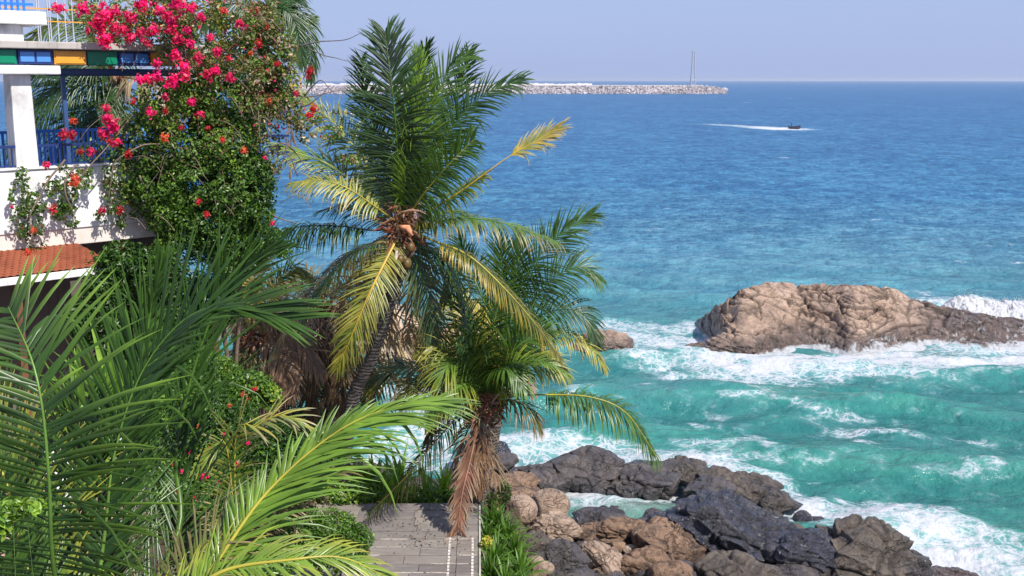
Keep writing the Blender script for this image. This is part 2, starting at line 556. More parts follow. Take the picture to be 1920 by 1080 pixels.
# ---- sea
rows = np.concatenate([np.arange(1330, 330, -1.75), np.arange(330, 160, -1.5), np.arange(160, 153, -0.7), [152.6, 152.2, 151.9, 151.65, 151.4]])
SY = np.array([PZ(960, y, 0)[1] for y in rows])
cols_px = np.arange(-620, 2560, 4.0)
SXr = np.array([(x - 960) / F_PX for x in cols_px]) / (math.cos(PITCH))
X = SY[:, None] * SXr[None, :] * 1.0
Y = np.repeat(SY[:, None], len(SXr), 1)
XY = np.column_stack([X.ravel(), Y.ravel()])
nR, nC = X.shape

def sea_height(XY):
    x, y = XY[:, 0], XY[:, 1]
    n = len(x)
    Z0 = np.zeros(n)
    wob = pn(np.column_stack([x * 0.05, y * 0.05, Z0]), 1) * 5
    wob2 = pn(np.column_stack([x * 0.16, y * 0.16, Z0]), 5) * 1.6
    def wave(ang, lam, amp, ph, sharp=1.0, w=1.0):
        k = 2 * math.pi / lam
        s = np.sin(k * (x * math.sin(ang) + y * math.cos(ang) + (wob + wob2) * w) + ph)
        return amp * ((0.5 + 0.5 * s) ** sharp * 2 - 1)
    env = 0.55 + 0.75 * np.clip(0.5 + pn(np.column_stack([x * 0.07, y * 0.13, Z0]), 9), 0, 1.2)
    near = sst(95, 48, y)
    h = (0.05 + 0.19 * near) * wave(0.22, 7.8, 1, 0.4, 2.0) * env
    h += (0.035 + 0.06 * near) * wave(-0.35, 4.1, 1, 1.1, 1.5) * env
    h += 0.05 * wave(0.55, 2.3, 1, 2.2, 1.2, 0.7)
    h += 0.13 * fbm(np.column_stack([x * 0.55, y * 0.95, Z0]), 5, 12, 0.6)
    ch = 1 - np.abs(fbm(np.column_stack([x * 0.8, y * 1.7, Z0]), 3, 22)) * 2
    h += 0.045 * ch
    far = sst(500, 180, y)
    return h * (0.15 + 0.85 * far)

H = sea_height(XY)

def strokes_field(XY, strokes):
    """foam density: strokes are (pixel polyline on the water, half-width m, strength, stretch of y)"""
    f = np.zeros(len(XY))
    for px, w, s in strokes:
        pts = np.array([PZ(a, b, 0)[:2] for a, b in px])
        lo, hi = pts.min(0) - w * 3, pts.max(0) + w * 3
        sel = np.where((XY[:, 0] > lo[0]) & (XY[:, 0] < hi[0]) & (XY[:, 1] > lo[1]) & (XY[:, 1] < hi[1]))[0]
        if not len(sel): continue
        A = XY[sel] + np.column_stack([pn(np.column_stack([XY[sel] * 0.6 / max(w, .3), np.zeros(len(sel))]), 31), pn(np.column_stack([XY[sel] * 0.6 / max(w, .3), np.zeros(len(sel))]), 37)]) * w * 0.55
        d = seg_dist(A, pts) if len(pts) > 1 else np.linalg.norm(A - pts[0], axis=1)
        v = s * np.exp(-(d / w) ** 2)
        f[sel] = np.maximum(f[sel], v)
    return f

FOAM = [
    ([(1150, 628), (1230, 642), (1300, 662), (1350, 690), (1420, 702), (1500, 690), (1600, 692), (1700, 690), (1800, 684), (1930, 676), (2100, 665)], 1.7, 1.0),
    ([(1290, 640), (1335, 668), (1352, 686), (1400, 696), (1450, 686), (1500, 678), (1560, 682), (1600, 686), (1650, 682), (1700, 674), (1760, 672), (1850, 678), (1920, 672), (2050, 660)], 1.5, 1.3),
    ([(1300, 672), (1420, 706), (1560, 704), (1700, 702), (1950, 690)], 2.6, 0.54),
    ([(1440, 690), (1520, 694), (1580, 694)], 1.3, 1.0),
    ([(1640, 690), (1720, 686)], 1.2, 1.0),
    ([(1390, 676), (1470, 668), (1580, 668), (1700, 664)], 1.2, 1.2),
    ([(1170, 660), (1260, 690), (1350, 715)], 2.4, 0.62),
    ([(1140, 612), (1240, 618), (1340, 616)], 1.6, 0.78),
    ([(1180, 640), (1320, 640)], 3.0, 0.75),
    ([(1800, 650), (1960, 655)], 2.0, 1.0),
    ([(1740, 588), (1830, 600), (1960, 606), (2150, 610)], 3.2, 1.2),
    ([(1760, 560), (1960, 590)], 3.0, 0.6),
    ([(1360, 745), (1450, 750), (1560, 770)], 0.55, 0.66),
    ([(1440, 738), (1500, 760), (1600, 775)], 1.3, 0.42),
    ([(1590, 808), (1630, 800), (1680, 806)], 0.5, 0.9),
    ([(1610, 822), (1650, 830)], 0.6, 0.6),
    ([(1560, 800), (1640, 790), (1740, 815), (1850, 828)], 0.9, 0.5),
    ([(1300, 790), (1360, 800), (1430, 812)], 0.8, 0.48),
    ([(1200, 720), (1300, 760), (1420, 780)], 0.9, 0.36),
    ([(1730, 885), (1800, 890), (1900, 885)], 0.9, 0.5),
    ([(1250, 835), (1380, 850), (1500, 880)], 1.1, 0.5),
    ([(1300, 838), (1420, 842), (1440, 850)], 0.6, 0.62),
    ([(960, 838), (1010, 832), (1080, 842), (1140, 848)], 1.2, 1.05),
    ([(1180, 862), (1330, 872), (1440, 905), (1520, 945)], 1.1, 0.85),
    ([(1340, 882), (1450, 920), (1540, 930), (1640, 935), (1760, 950)], 1.2, 0.6),
    ([(1510, 950), (1600, 968), (1720, 990), (1800, 1040), (1880, 1090), (1980, 1160)], 1.5, 1.2),
    ([(1640, 955), (1780, 985), (1860, 1030), (1960, 1100)], 1.1, 1.05),
    ([(1085, 940), (1150, 932), (1270, 926)], 1.0, 1.15), ([(1120, 955), (1230, 940)], 0.7, 0.9),
    ([(690, 735), (760, 730), (800, 760), (830, 800), (770, 850), (720, 860)], 2.0, 0.85),
    ([(900, 740), (980, 720), (1060, 750)], 2.0, 0.42),
    ([(600, 208), (650, 212), (700, 215)], 7.0, 0.85),
    ([(620, 228), (700, 229)], 3.0, 0.8),
    ([(1280, 232), (1340, 234)], 1.6, 0.42),
    ([(1330, 233), (1420, 238)], 4.5, 0.85),
    ([(1400, 237.5), (1450, 240)], 5, 1.15),
    ([(1448, 240.5), (1488, 242.5)], 6, 1.6),
    ([(1488, 242.5), (1500, 242.5)], 3.5, 0.9),
    ([(560, 176), (900, 177), (1366, 173)], 6.0, 0.5),
]
rs = np.random.RandomState(21)
for _ in range(46):                       # scattered whitecaps
    py = 172 + 330 * rs.rand() ** 1.5; px = rs.uniform(600, 2300)
    L = 10 + rs.rand() * 20
    D = PZ(px, py, 0)[1]
    FOAM.append(([(px, py), (px + L, py + rs.uniform(-1, 2))], 0.008 * D * (0.35 + 0.5 * rs.rand()), 0.45 + 0.2 * rs.rand()))
foam = strokes_field(XY, FOAM)
near_shore = seg_dist(XY, SHORE[4:])
foam = np.maximum(foam, 1.05 * np.exp(-(near_shore / 1.1) ** 2) * sst(-7, 0, XY[:, 0]))
foam = np.maximum(foam, 0.22 + 0.1 * pn(np.column_stack([XY * 0.12, np.zeros(len(XY))]), 3) - 0.25 * sst(50, 75, XY[:, 1]))
H += 0.10 * np.clip(foam, 0, 1) * (1 + fbm(np.column_stack([XY * 1.3, np.zeros(len(XY))]), 3, 41)) * sst(400, 80, XY[:, 1])
# surf rising behind the island
bk = strokes_field(XY, [([(1745, 592), (1830, 592), (1900, 598), (2100, 600)], 1.9, 1.0), ([(1790, 588), (1840, 588)], 1.4, 1.0)])
H += bk * (0.85 + 0.9 * fbm(np.column_stack([XY * 0.7, np.zeros(len(XY))]), 4, 47))
shallow = np.exp(-(((XY - POOL) / np.array([2.4, 1.7])) ** 2).sum(1) ** 1.5)
crest = np.clip((H - np.median(H)) * 2.2 + 0.5, 0, 1)

def mat_sea():
    m = Mat('sea_water')
    p = m.pos()
    s = m.n('ShaderNodeSeparateXYZ'); m.put(s.inputs[0], p)
    lg = m.math('LOGARITHM', s.outputs[1], 10.0)
    f = m.math('DIVIDE', m.math('SUBTRACT', lg, 1.4), 2.6)     # 25 m .. 10 km out
    f = m.math('ADD', f, m.math('MULTIPLY', m.math('SUBTRACT', m.noise(m.pos((0.4, 1, 1)), 0.04, 3), 0.5), 0.13))
    def q(y): return (math.log10(y) - 1.4) / 2.6
    c = m.ramp(f, [(q(28), (0.026, 0.140, 0.122)), (q(44), (0.020, 0.142, 0.135)), (q(62), (0.036, 0.165, 0.185)), (q(90), (0.06, 0.20, 0.30)),
                   (q(140), (0.036, 0.17, 0.32)), (q(300), (0.032, 0.15, 0.31)), (q(900), (0.028, 0.135, 0.295)), (1.0, (0.035, 0.14, 0.30))])
    cr = m.attr('crest', 'Fac')
    n_big = m.noise(m.pos((0.35, 1.0, 1)), 0.5, 5, 0.6)
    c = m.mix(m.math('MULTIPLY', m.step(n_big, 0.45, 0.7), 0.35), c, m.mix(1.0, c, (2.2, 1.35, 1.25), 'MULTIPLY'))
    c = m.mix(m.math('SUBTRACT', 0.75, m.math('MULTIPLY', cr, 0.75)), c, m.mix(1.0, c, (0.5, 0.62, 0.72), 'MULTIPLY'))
    # chop at several sizes, stretched across the view of the shore
    nA = m.noise(m.pos((0.6, 0.9, 1)), 2.6, 6, 0.62)
    nB = m.noise(m.pos((0.8, 0.9, 1)), 1.1, 5, 0.62)
    nC = m.noise(m.pos((0.8, 0.6, 1)), 0.30, 6, 0.66)
    nD = m.noise(m.pos((0.8, 0.35, 1)), 0.06, 6, 0.7)
    dk = m.math('ADD', m.math('MULTIPLY', nB, 0.4), m.math('ADD', m.math('MULTIPLY', nC, 0.4), m.math('MULTIPLY', nD, 0.2)))
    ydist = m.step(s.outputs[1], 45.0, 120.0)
    c = m.mix(m.math('MULTIPLY', m.step(dk, 0.42, 0.57), m.math('MULTIPLY_ADD', ydist, 0.55, 0.35)), m.mix(1.0, c, (1.8, 1.42, 1.22), 'MULTIPLY'), m.mix(1.0, c, (0.42, 0.60, 0.72), 'MULTIPLY'))  # paints lighter and darker wave faces into the water colour
    h = m.math('ADD', m.math('MULTIPLY', nA, 0.16), m.math('ADD', m.math('MULTIPLY', nB, 0.9), m.math('ADD', m.math('MULTIPLY', nC, 1.6), m.math('MULTIPLY', nD, 3.0))))
    b = m.bump(h, 1.0, m.math('MULTIPLY_ADD', ydist, 0.5, 0.28))
    c = m.mix(m.math('MULTIPLY', m.attr('shallow', 'Fac'), 0.85), c, (0.20, 0.21, 0.19))
    # foam
    fa = m.attr('foam', 'Fac')
    wv = m.n('ShaderNodeTexNoise'); m.put(wv.inputs['Vector'], p); wv.inputs['Scale'].default_value = 0.8; wv.inputs['Detail'].default_value = 4
    sc = m.n('ShaderNodeVectorMath'); sc.operation = 'SCALE'; m.put(sc.inputs[0], wv.outputs[1]); sc.inputs['Scale'].default_value = 1.8
    ad = m.n('ShaderNodeVectorMath'); ad.operation = 'ADD'; m.put(ad.inputs[0], m.pos((0.75, 1.15, 1))); m.put(ad.inputs[1], sc.outputs[0])
    v1 = m.voro(ad.outputs[0], 1.1, 'DISTANCE_TO_EDGE')
    v2 = m.voro(ad.outputs[0], 2.6, 'DISTANCE_TO_EDGE')
    lace = m.math('MAXIMUM', m.math('SUBTRACT', 1.0, m.step(v1, 0.0, 0.11)), m.math('MULTIPLY', 0.8, m.math('SUBTRACT', 1.0, m.step(v2, 0.0, 0.15))))
    nz = m.noise(p, 0.9, 7, 0.68, 0.6)
    nf = m.noise(p, 5.0, 5, 0.7)
    mm = m.math('ADD', fa, m.math('MULTIPLY', m.math('SUBTRACT', nz, 0.5), 1.7))
    solid = m.step(m.math('ADD', mm, m.math('MULTIPLY', m.math('SUBTRACT', nf, 0.5), 0.8)), 0.86, 1.2)
    lc = m.math('MULTIPLY', m.step(mm, 0.36, 0.72), lace)
    fo = m.math('MAXIMUM', solid, lc, clamp=True)
    milky = m.math('MULTIPLY', m.step(mm, 0.2, 0.85), 0.32)
    c = m.mix(milky, c, (0.30, 0.52, 0.55))
    dif = m.n('ShaderNodeBsdfDiffuse'); m.put(dif.inputs[0], c); m.put(dif.inputs['Normal'], b)
    gl = m.n('ShaderNodeBsdfGlossy'); gl.inputs['Roughness'].default_value = 0.16; m.put(gl.inputs['Normal'], b)
    fr = m.n('ShaderNodeFresnel'); fr.inputs[0].default_value = 1.33; m.put(fr.inputs['Normal'], b)
    x = m.n('ShaderNodeMixShader'); m.put(x.inputs[0], m.math('MINIMUM', m.math('MULTIPLY', fr.outputs[0], 0.85), 0.42)); m.put(x.inputs[1], dif.outputs[0]); m.put(x.inputs[2], gl.outputs[0])
    fb = m.bump(m.math('ADD', nz, m.math('MULTIPLY', nf, 0.4)), 0.8, 0.25)
    fd = m.bsdf((0.52, 0.52, 0.545), 0.8, 0.2, fb)
    y = m.n('ShaderNodeMixShader'); m.put(y.inputs[0], m.math('MULTIPLY', fo, 0.94)); m.put(y.inputs[1], x.outputs[0]); m.put(y.inputs[2], fd)
    return m.done(y.outputs[0])
M['sea'] = mat_sea()
V = np.column_stack([XY, H])
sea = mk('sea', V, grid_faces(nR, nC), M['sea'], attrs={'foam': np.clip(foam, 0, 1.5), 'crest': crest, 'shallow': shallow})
tag(sea, 'teal and blue sea with white surf along the rocks', kind='structure')

# ------------------------------------------------------------------ rocks
_ico = {}
def ico(level):
    if level not in _ico:
        bm = bmesh.new()
        bmesh.ops.create_icosphere(bm, subdivisions=level, radius=1)
        V = np.array([v.co[:] for v in bm.verts]); F = np.array([[v.index for v in f.verts] for f in bm.faces])
        bm.free()
        _ico[level] = (nrm(V), F)
    return _ico[level]

def cells(Q, pts, warp, seed):
    W = Q + warp * np.column_stack([fbm(Q * 0.9 / warp * 0.3, 3, seed), fbm(Q * 0.9 / warp * 0.3, 3, seed + 1), fbm(Q * 0.9 / warp * 0.3, 3, seed + 2)])
    idx = np.zeros(len(Q), int); d1 = np.full(len(Q), 1e9); d2 = np.full(len(Q), 1e9)
    for i, p in enumerate(pts):
        d = np.linalg.norm(W - p, axis=1)
        near = d < d1
        d2 = np.where(near, d1, np.minimum(d2, d))
        idx[near] = i
        d1 = np.where(near, d, d1)
    return idx, d2 - d1

def rock_shape(R, seed, level=5, facets=9, lumpy=0.16, cracks=1.0, layers=0.0, rotz=0.0, tilt=(0, 0), sq=0.0):
    rng = np.random.RandomState(seed)
    D, F = ico(level)
    r = np.ones(len(D))
    for _ in range(facets):
        n = nrm(rng.normal(size=3) * np.array([1, 1, 0.8])); d = rng.uniform(0.62, 0.92)
        dt = D @ n
        lim = np.where(dt > 0.05, d / np.maximum(dt, 0.05), 9)
        k = 0.05 if facets < 6 else 0.022
        r = -k * np.log(np.exp(-r / k) + np.exp(-np.minimum(lim, 3) / k))
    V = D * (r / r.max())[:, None]
    V = V * np.array(R)
    s = 1.0 / (np.mean(R))
    n1 = fbm(V * s * 1.1, 5, seed)
    n2 = fbm(V * s * 4.0, 4, seed + 5)
    n3 = fbm(V * s * 11.0, 3, seed + 7)
    disp = lumpy * n1 + lumpy * 0.35 * n2 + 0.018 * n3 * (1 if facets > 5 else 0.2)
    q = V * s * 1.0 + 0.35 * np.column_stack([fbm(V * s * 1.4, 3, seed + 11), fbm(V * s * 1.4, 3, seed + 12), fbm(V * s * 1.4, 3, seed + 13)])
    crk = np.exp(-(pn(q * 1.15, seed + 20) / 0.035) ** 2) * sst(-0.1, 0.25, pn(q * 0.9, seed + 24))
    crk = np.maximum(crk, 0.8 * np.exp(-(pn(q * np.array([0.6, 0.6, 2.2]) * 1.2, seed + 28) / 0.04) ** 2) * sst(0.0, 0.3, pn(q * 0.8, seed + 29)))
    if facets > 5:
        cp = nrm(rng.normal(size=(26 if level > 4 else 12, 3))) * rng.uniform(0.3, 1.1, (26 if level > 4 else 12, 1))
        ci, ce = cells(V * s * 1.0, cp, 0.35, seed + 40)
        off = rng.uniform(-1, 1, len(cp))[ci]
        edge = sst(0.14, 0.0, ce)
        disp = disp + 0.075 * off * (1 - edge) - 0.06 * edge
        crk = np.maximum(crk, 0.9 * sst(0.045, 0.0, ce))
    if layers:
        zz = V[:, 2] + 0.25 * V[:, 0] + n1 * 0.25 / s
        st = np.abs(((zz * s * 5.0 + seed) % 1.0) - 0.5) * 2
        disp = disp + layers * (st ** 3)
    disp = disp - cracks * 0.055 * crk
    V = V + D * (disp / s)[:, None]
    cz, sz = math.cos(rotz), math.sin(rotz)
    tx, ty = tilt
    Rm = np.array([[cz, -sz, 0], [sz, cz, 0], [0, 0, 1]]) @ np.array(Matrix.Rotation(tx, 3, 'X') @ Matrix.Rotation(ty, 3, 'Y'))
    return V @ Rm.T, F, crk * min(1.0, cracks) * 0.9

def boulder(px, py, hw, hh, z, mat, label, seed, depth=1.0, level=5, name='boulder', group=None, **kw):
    c = PZ(px, py, z)
    D = np.linalg.norm(c - np.array([0, 0, CAM_H]))
    m = D / F_PX
    rx = hw * m * 1.06
    al = math.atan2(CAM_H - z, c[1])
    ry = rx * depth
    ry = min(ry, 0.92 * hh * m / math.sin(al))
    vz = (hh * m * 1.06) ** 2 - (ry * math.sin(al)) ** 2
    rz = max(math.sqrt(max(vz, 0)) / math.cos(al), 0.4 * min(rx, ry))
    V, F, cr = rock_shape((rx, ry, rz), seed, level, **kw)
    V = V + c
    o = mk(name, V, F, M[mat], cols=None, attrs={'crack': cr}, origin=(c[0], c[1], c[2] - rz))
    tag(o, label, 'rock', group)
    return o

GB = 'boulders of the rocky shore'
boulder(1100, 884, 86, 44, 0.75, 'r_slate', 'large smooth grey slate boulder at the water\'s edge above the foamy pool', 3, 0.8, 6, facets=10, lumpy=0.1, cracks=1.0, tilt=(0.2, 0.25), group=GB)
boulder(1035, 897, 74, 36, 0.6, 'r_slate', 'flat grey boulder split by a long crack, left of the largest slate boulder', 11, 0.8, 6, facets=9, lumpy=0.09, tilt=(0, 0.22), group=GB)
boulder(943, 868, 34, 18, 0.9, 'r_slate', 'small blue-grey boulder beside the foam, under the hanging palm frond', 17, 0.9, 5, group=GB)
boulder(905, 846, 50, 22, 0.8, 'r_black', 'dark boulder behind the trunk of the low palm', 19, 0.9, 5, group=GB)
boulder(968, 908, 50, 22, 1.1, 'r_brown', 'brown wedge boulder above the two round tan boulders', 23, 0.9, 5, lumpy=0.08, group=GB)
boulder(962, 935, 46, 22, 1.5, 'r_brown', 'brown boulder half hidden behind the round tan boulder', 29, 0.9, 5, lumpy=0.07, facets=4, group=GB)
boulder(976, 957, 30, 27, 1.9, 'r_tan', 'small round smooth tan boulder next to the strap leaved plants', 31, 0.95, 5, facets=2, lumpy=0.05, cracks=0.15, group=GB)
boulder(1031, 948, 36, 30, 1.5, 'r_tan', 'round smooth tan boulder with a flat top at the pool\'s left edge', 37, 0.95, 5, facets=4, lumpy=0.07, cracks=0.4, group=GB)
boulder(1034, 992, 50, 30, 1.6, 'r_tan', 'cracked striped tan boulder below the flat topped round one', 41, 0.8, 6, facets=7, lumpy=0.12, cracks=1.3, layers=0.05, group=GB)
boulder(1205, 902, 78, 38, 0.55, 'r_slate', 'dark fissured boulder right of the largest slate boulder', 43, 0.85, 6, facets=12, lumpy=0.18, cracks=1.2, group=GB)
boulder(1282, 881, 56, 20, 0.6, 'r_grain', 'low speckled brown boulder at the water under the frond tip', 47, 0.9, 6, facets=7, lumpy=0.12, layers=0.04, group=GB)
boulder(1380, 912, 92, 26, 0.45, 'r_grain', 'long low speckled ridge of rock running into the surf', 53, 0.6, 6, facets=9, lumpy=0.18, layers=0.06, rotz=-0.25, tilt=(0, 0.08), group=GB)
boulder(1330, 922, 62, 28, 0.5, 'r_slate', 'purple grey fissured rock in front of the long low ridge', 59, 0.8, 6, facets=10, lumpy=0.16, cracks=1.2, group=GB)
boulder(1450, 940, 62, 18, 0.3, 'r_grain', 'thin spit of brown rock tapering into white foam', 61, 0.6, 5, facets=8, lumpy=0.2, rotz=-0.35, group=GB)
boulder(1375, 1000, 160, 68, 0.9, 'r_black', 'huge wet black rock in the middle of the shore', 67, 0.75, 7, facets=20, lumpy=0.22, cracks=1.5, layers=0.09, rotz=-0.2, tilt=(0.1, 0.15), group=GB)
boulder(1280, 978, 66, 34, 0.9, 'r_black', 'wet blue black rock beside the pool\'s right end', 71, 0.8, 6, facets=9, lumpy=0.15, layers=0.06, cracks=1.2, group=GB)
boulder(1160, 996, 62, 32, 0.9, 'r_brown', 'rough orange brown boulder just below the pool', 73, 0.8, 6, facets=9, lumpy=0.13, layers=0.04, cracks=1.0, group=GB)
boulder(1225, 970, 28, 16, 0.7, 'r_slate', 'small dark boulder between the pool and the orange brown boulder', 75, 0.9, 5, group=GB)
boulder(1262, 1026, 84, 42, 0.9, 'r_brown', 'smooth sloping brown slab in front of the black rock', 79, 0.8, 6, facets=6, lumpy=0.08, cracks=1.0, tilt=(0.1, 0.3), group=GB)
boulder(1134, 1053, 46, 34, 1.2, 'r_tan', 'ribbed ochre boulder standing between two dark gaps', 83, 0.9, 6, facets=6, lumpy=0.09, cracks=1.0, layers=0.03, tilt=(0, 0.5), group=GB)
boulder(1206, 1058, 50, 34, 1.0, 'r_brown', 'rounded red brown boulder right of the ribbed ochre one', 89, 0.9, 6, facets=6, lumpy=0.12, group=GB)
boulder(1262, 1082, 44, 28, 1.1, 'r_brown', 'low red brown boulder at the frame\'s bottom beside the cracked tan slab', 97, 0.9, 5, facets=6, group=GB)
boulder(1385, 1078, 82, 46, 0.9, 'r_grain', 'flat tan slab crossed by curved cracks in front of the black rock', 101, 0.8, 6, facets=6, lumpy=0.08, cracks=1.5, group=GB)
boulder(1610, 1052, 150, 84, 0.4, 'r_grain', 'big peaked speckled rock with surf washing behind it', 103, 0.75, 7, facets=16, lumpy=0.19, cracks=1.2, layers=0.07, rotz=0.3, tilt=(0.05, 0.12), group=GB)
boulder(1520, 1052, 62, 56, 0.8, 'r_black', 'dark wet shoulder of rock left of the big peaked one', 107, 0.8, 6, facets=9, lumpy=0.14, layers=0.05, group=GB)
boulder(1476, 1022, 46, 34, 0.5, 'r_grain', 'small brown rock wedged between the black rock and the peaked rock', 108, 0.8, 5, facets=9, lumpy=0.16, group=GB)
boulder(1785, 1086, 46, 22, 0.1, 'r_brown', 'small brown rock at the bottom end of the point, washed by foam', 109, 0.9, 5, group=GB)
boulder(1046, 1050, 56, 40, 1.9, 'r_slate', 'dark purple boulder below the cracked striped one', 113, 0.85, 6, facets=9, lumpy=0.13, cracks=1.2, group=GB)
boulder(1002, 1024, 32, 26, 2.3, 'r_grain', 'grey brown boulder touching the strap leaved plants', 127, 0.9, 5, group=GB)
boulder(1094, 968, 22, 12, 0.3, 'r_slate', 'small blue grey rock awash at the near end of the pool', 131, 0.9, 5, group=GB)
boulder(1140, 962, 42, 13, 0.1, 'r_slate', 'flat blue grey rock just breaking the pool\'s surface', 137, 0.8, 5, lumpy=0.1, group=GB)
boulder(1095, 1006, 26, 22, 1.0, 'r_brown', 'dark brown stone in the gap left of the orange brown boulder', 139, 0.9, 5, group=GB)
boulder(1000, 925, 26, 14, 1.3, 'r_brown', 'flat brown stone lying behind the flat topped round boulder', 140, 0.9, 5, group=GB)
k = 0
rs = np.random.RandomState(5)
stone_lab = ['pale pinkish stone, largest of the loose stones beside the strap leaved plants', 'small ochre stone below the pale pinkish one', 'small orange stone at the bottom edge beside the strap leaved plants',
             'grey stone lodged between the purple boulder and the ribbed one', 'small grey stone at the foot of the purple boulder', 'dark stone under the left end of the orange brown boulder',
             'small brown stone behind the ribbed ochre boulder', 'small tan stone between the ribbed boulder and the sloping slab', 'small brown stone at the right end of the orange brown boulder']
for (px, py, r, z, mt), lb in zip([(1018, 1066, 17, 2.7, 'r_tan'), (1004, 1052, 13, 2.8, 'r_tan'), (1006, 1080, 14, 2.9, 'r_brown'), (1088, 1080, 22, 1.7, 'r_slate'), (1072, 1088, 16, 1.9, 'r_grain'),
                            (1100, 1028, 16, 1.1, 'r_slate'), (1160, 1026, 14, 0.9, 'r_brown'), (1184, 1032, 13, 0.9, 'r_tan'), (1222, 1010, 15, 0.8, 'r_brown')], stone_lab):
    boulder(px, py, r * 1.2, r * 0.8, z, mt, lb, 200 + k, 0.9, 4, 'stone', 'loose stones between the boulders', facets=5, cracks=0.3, lumpy=0.08)
    k += 1
# rough shelf of broken stone that fills the gaps
sh = []
for q in range(170):
    t = rs.rand()
    px = rs.uniform(930, 1760); py = rs.uniform(870, 1110)
    lim = np.interp(px, [930, 1180, 1330, 1510, 1760], [860, 862, 890, 960, 1075])
    if py < lim + 14 or (1060 < px < 1290 and 915 < py < 962): continue
    z = np.interp(py - lim, [0, 60, 180], [0.0, 0.4, 0.9])
    sh.append((px, py, z))
mb = MB(); crs = []
for q, (px, py, z) in enumerate(sh):
    c = PZ(px, py, z - 0.15)
    r = rs.uniform(0.35, 0.75)
    V, F, cr = rock_shape((r, r * rs.uniform(0.7, 1.1), r * 0.7), 300 + q, 3, facets=7, lumpy=0.15, rotz=rs.rand() * 6)
    mb.add(V + c, F); crs.append(cr)
o = mk('shore_rubble', np.concatenate(mb.V), np.concatenate(mb.T), M['r_slate'], attrs={'crack': np.concatenate(crs)})
tag(o, 'dark rubble filling the gaps between the shore boulders', 'rubble', kind='stuff')

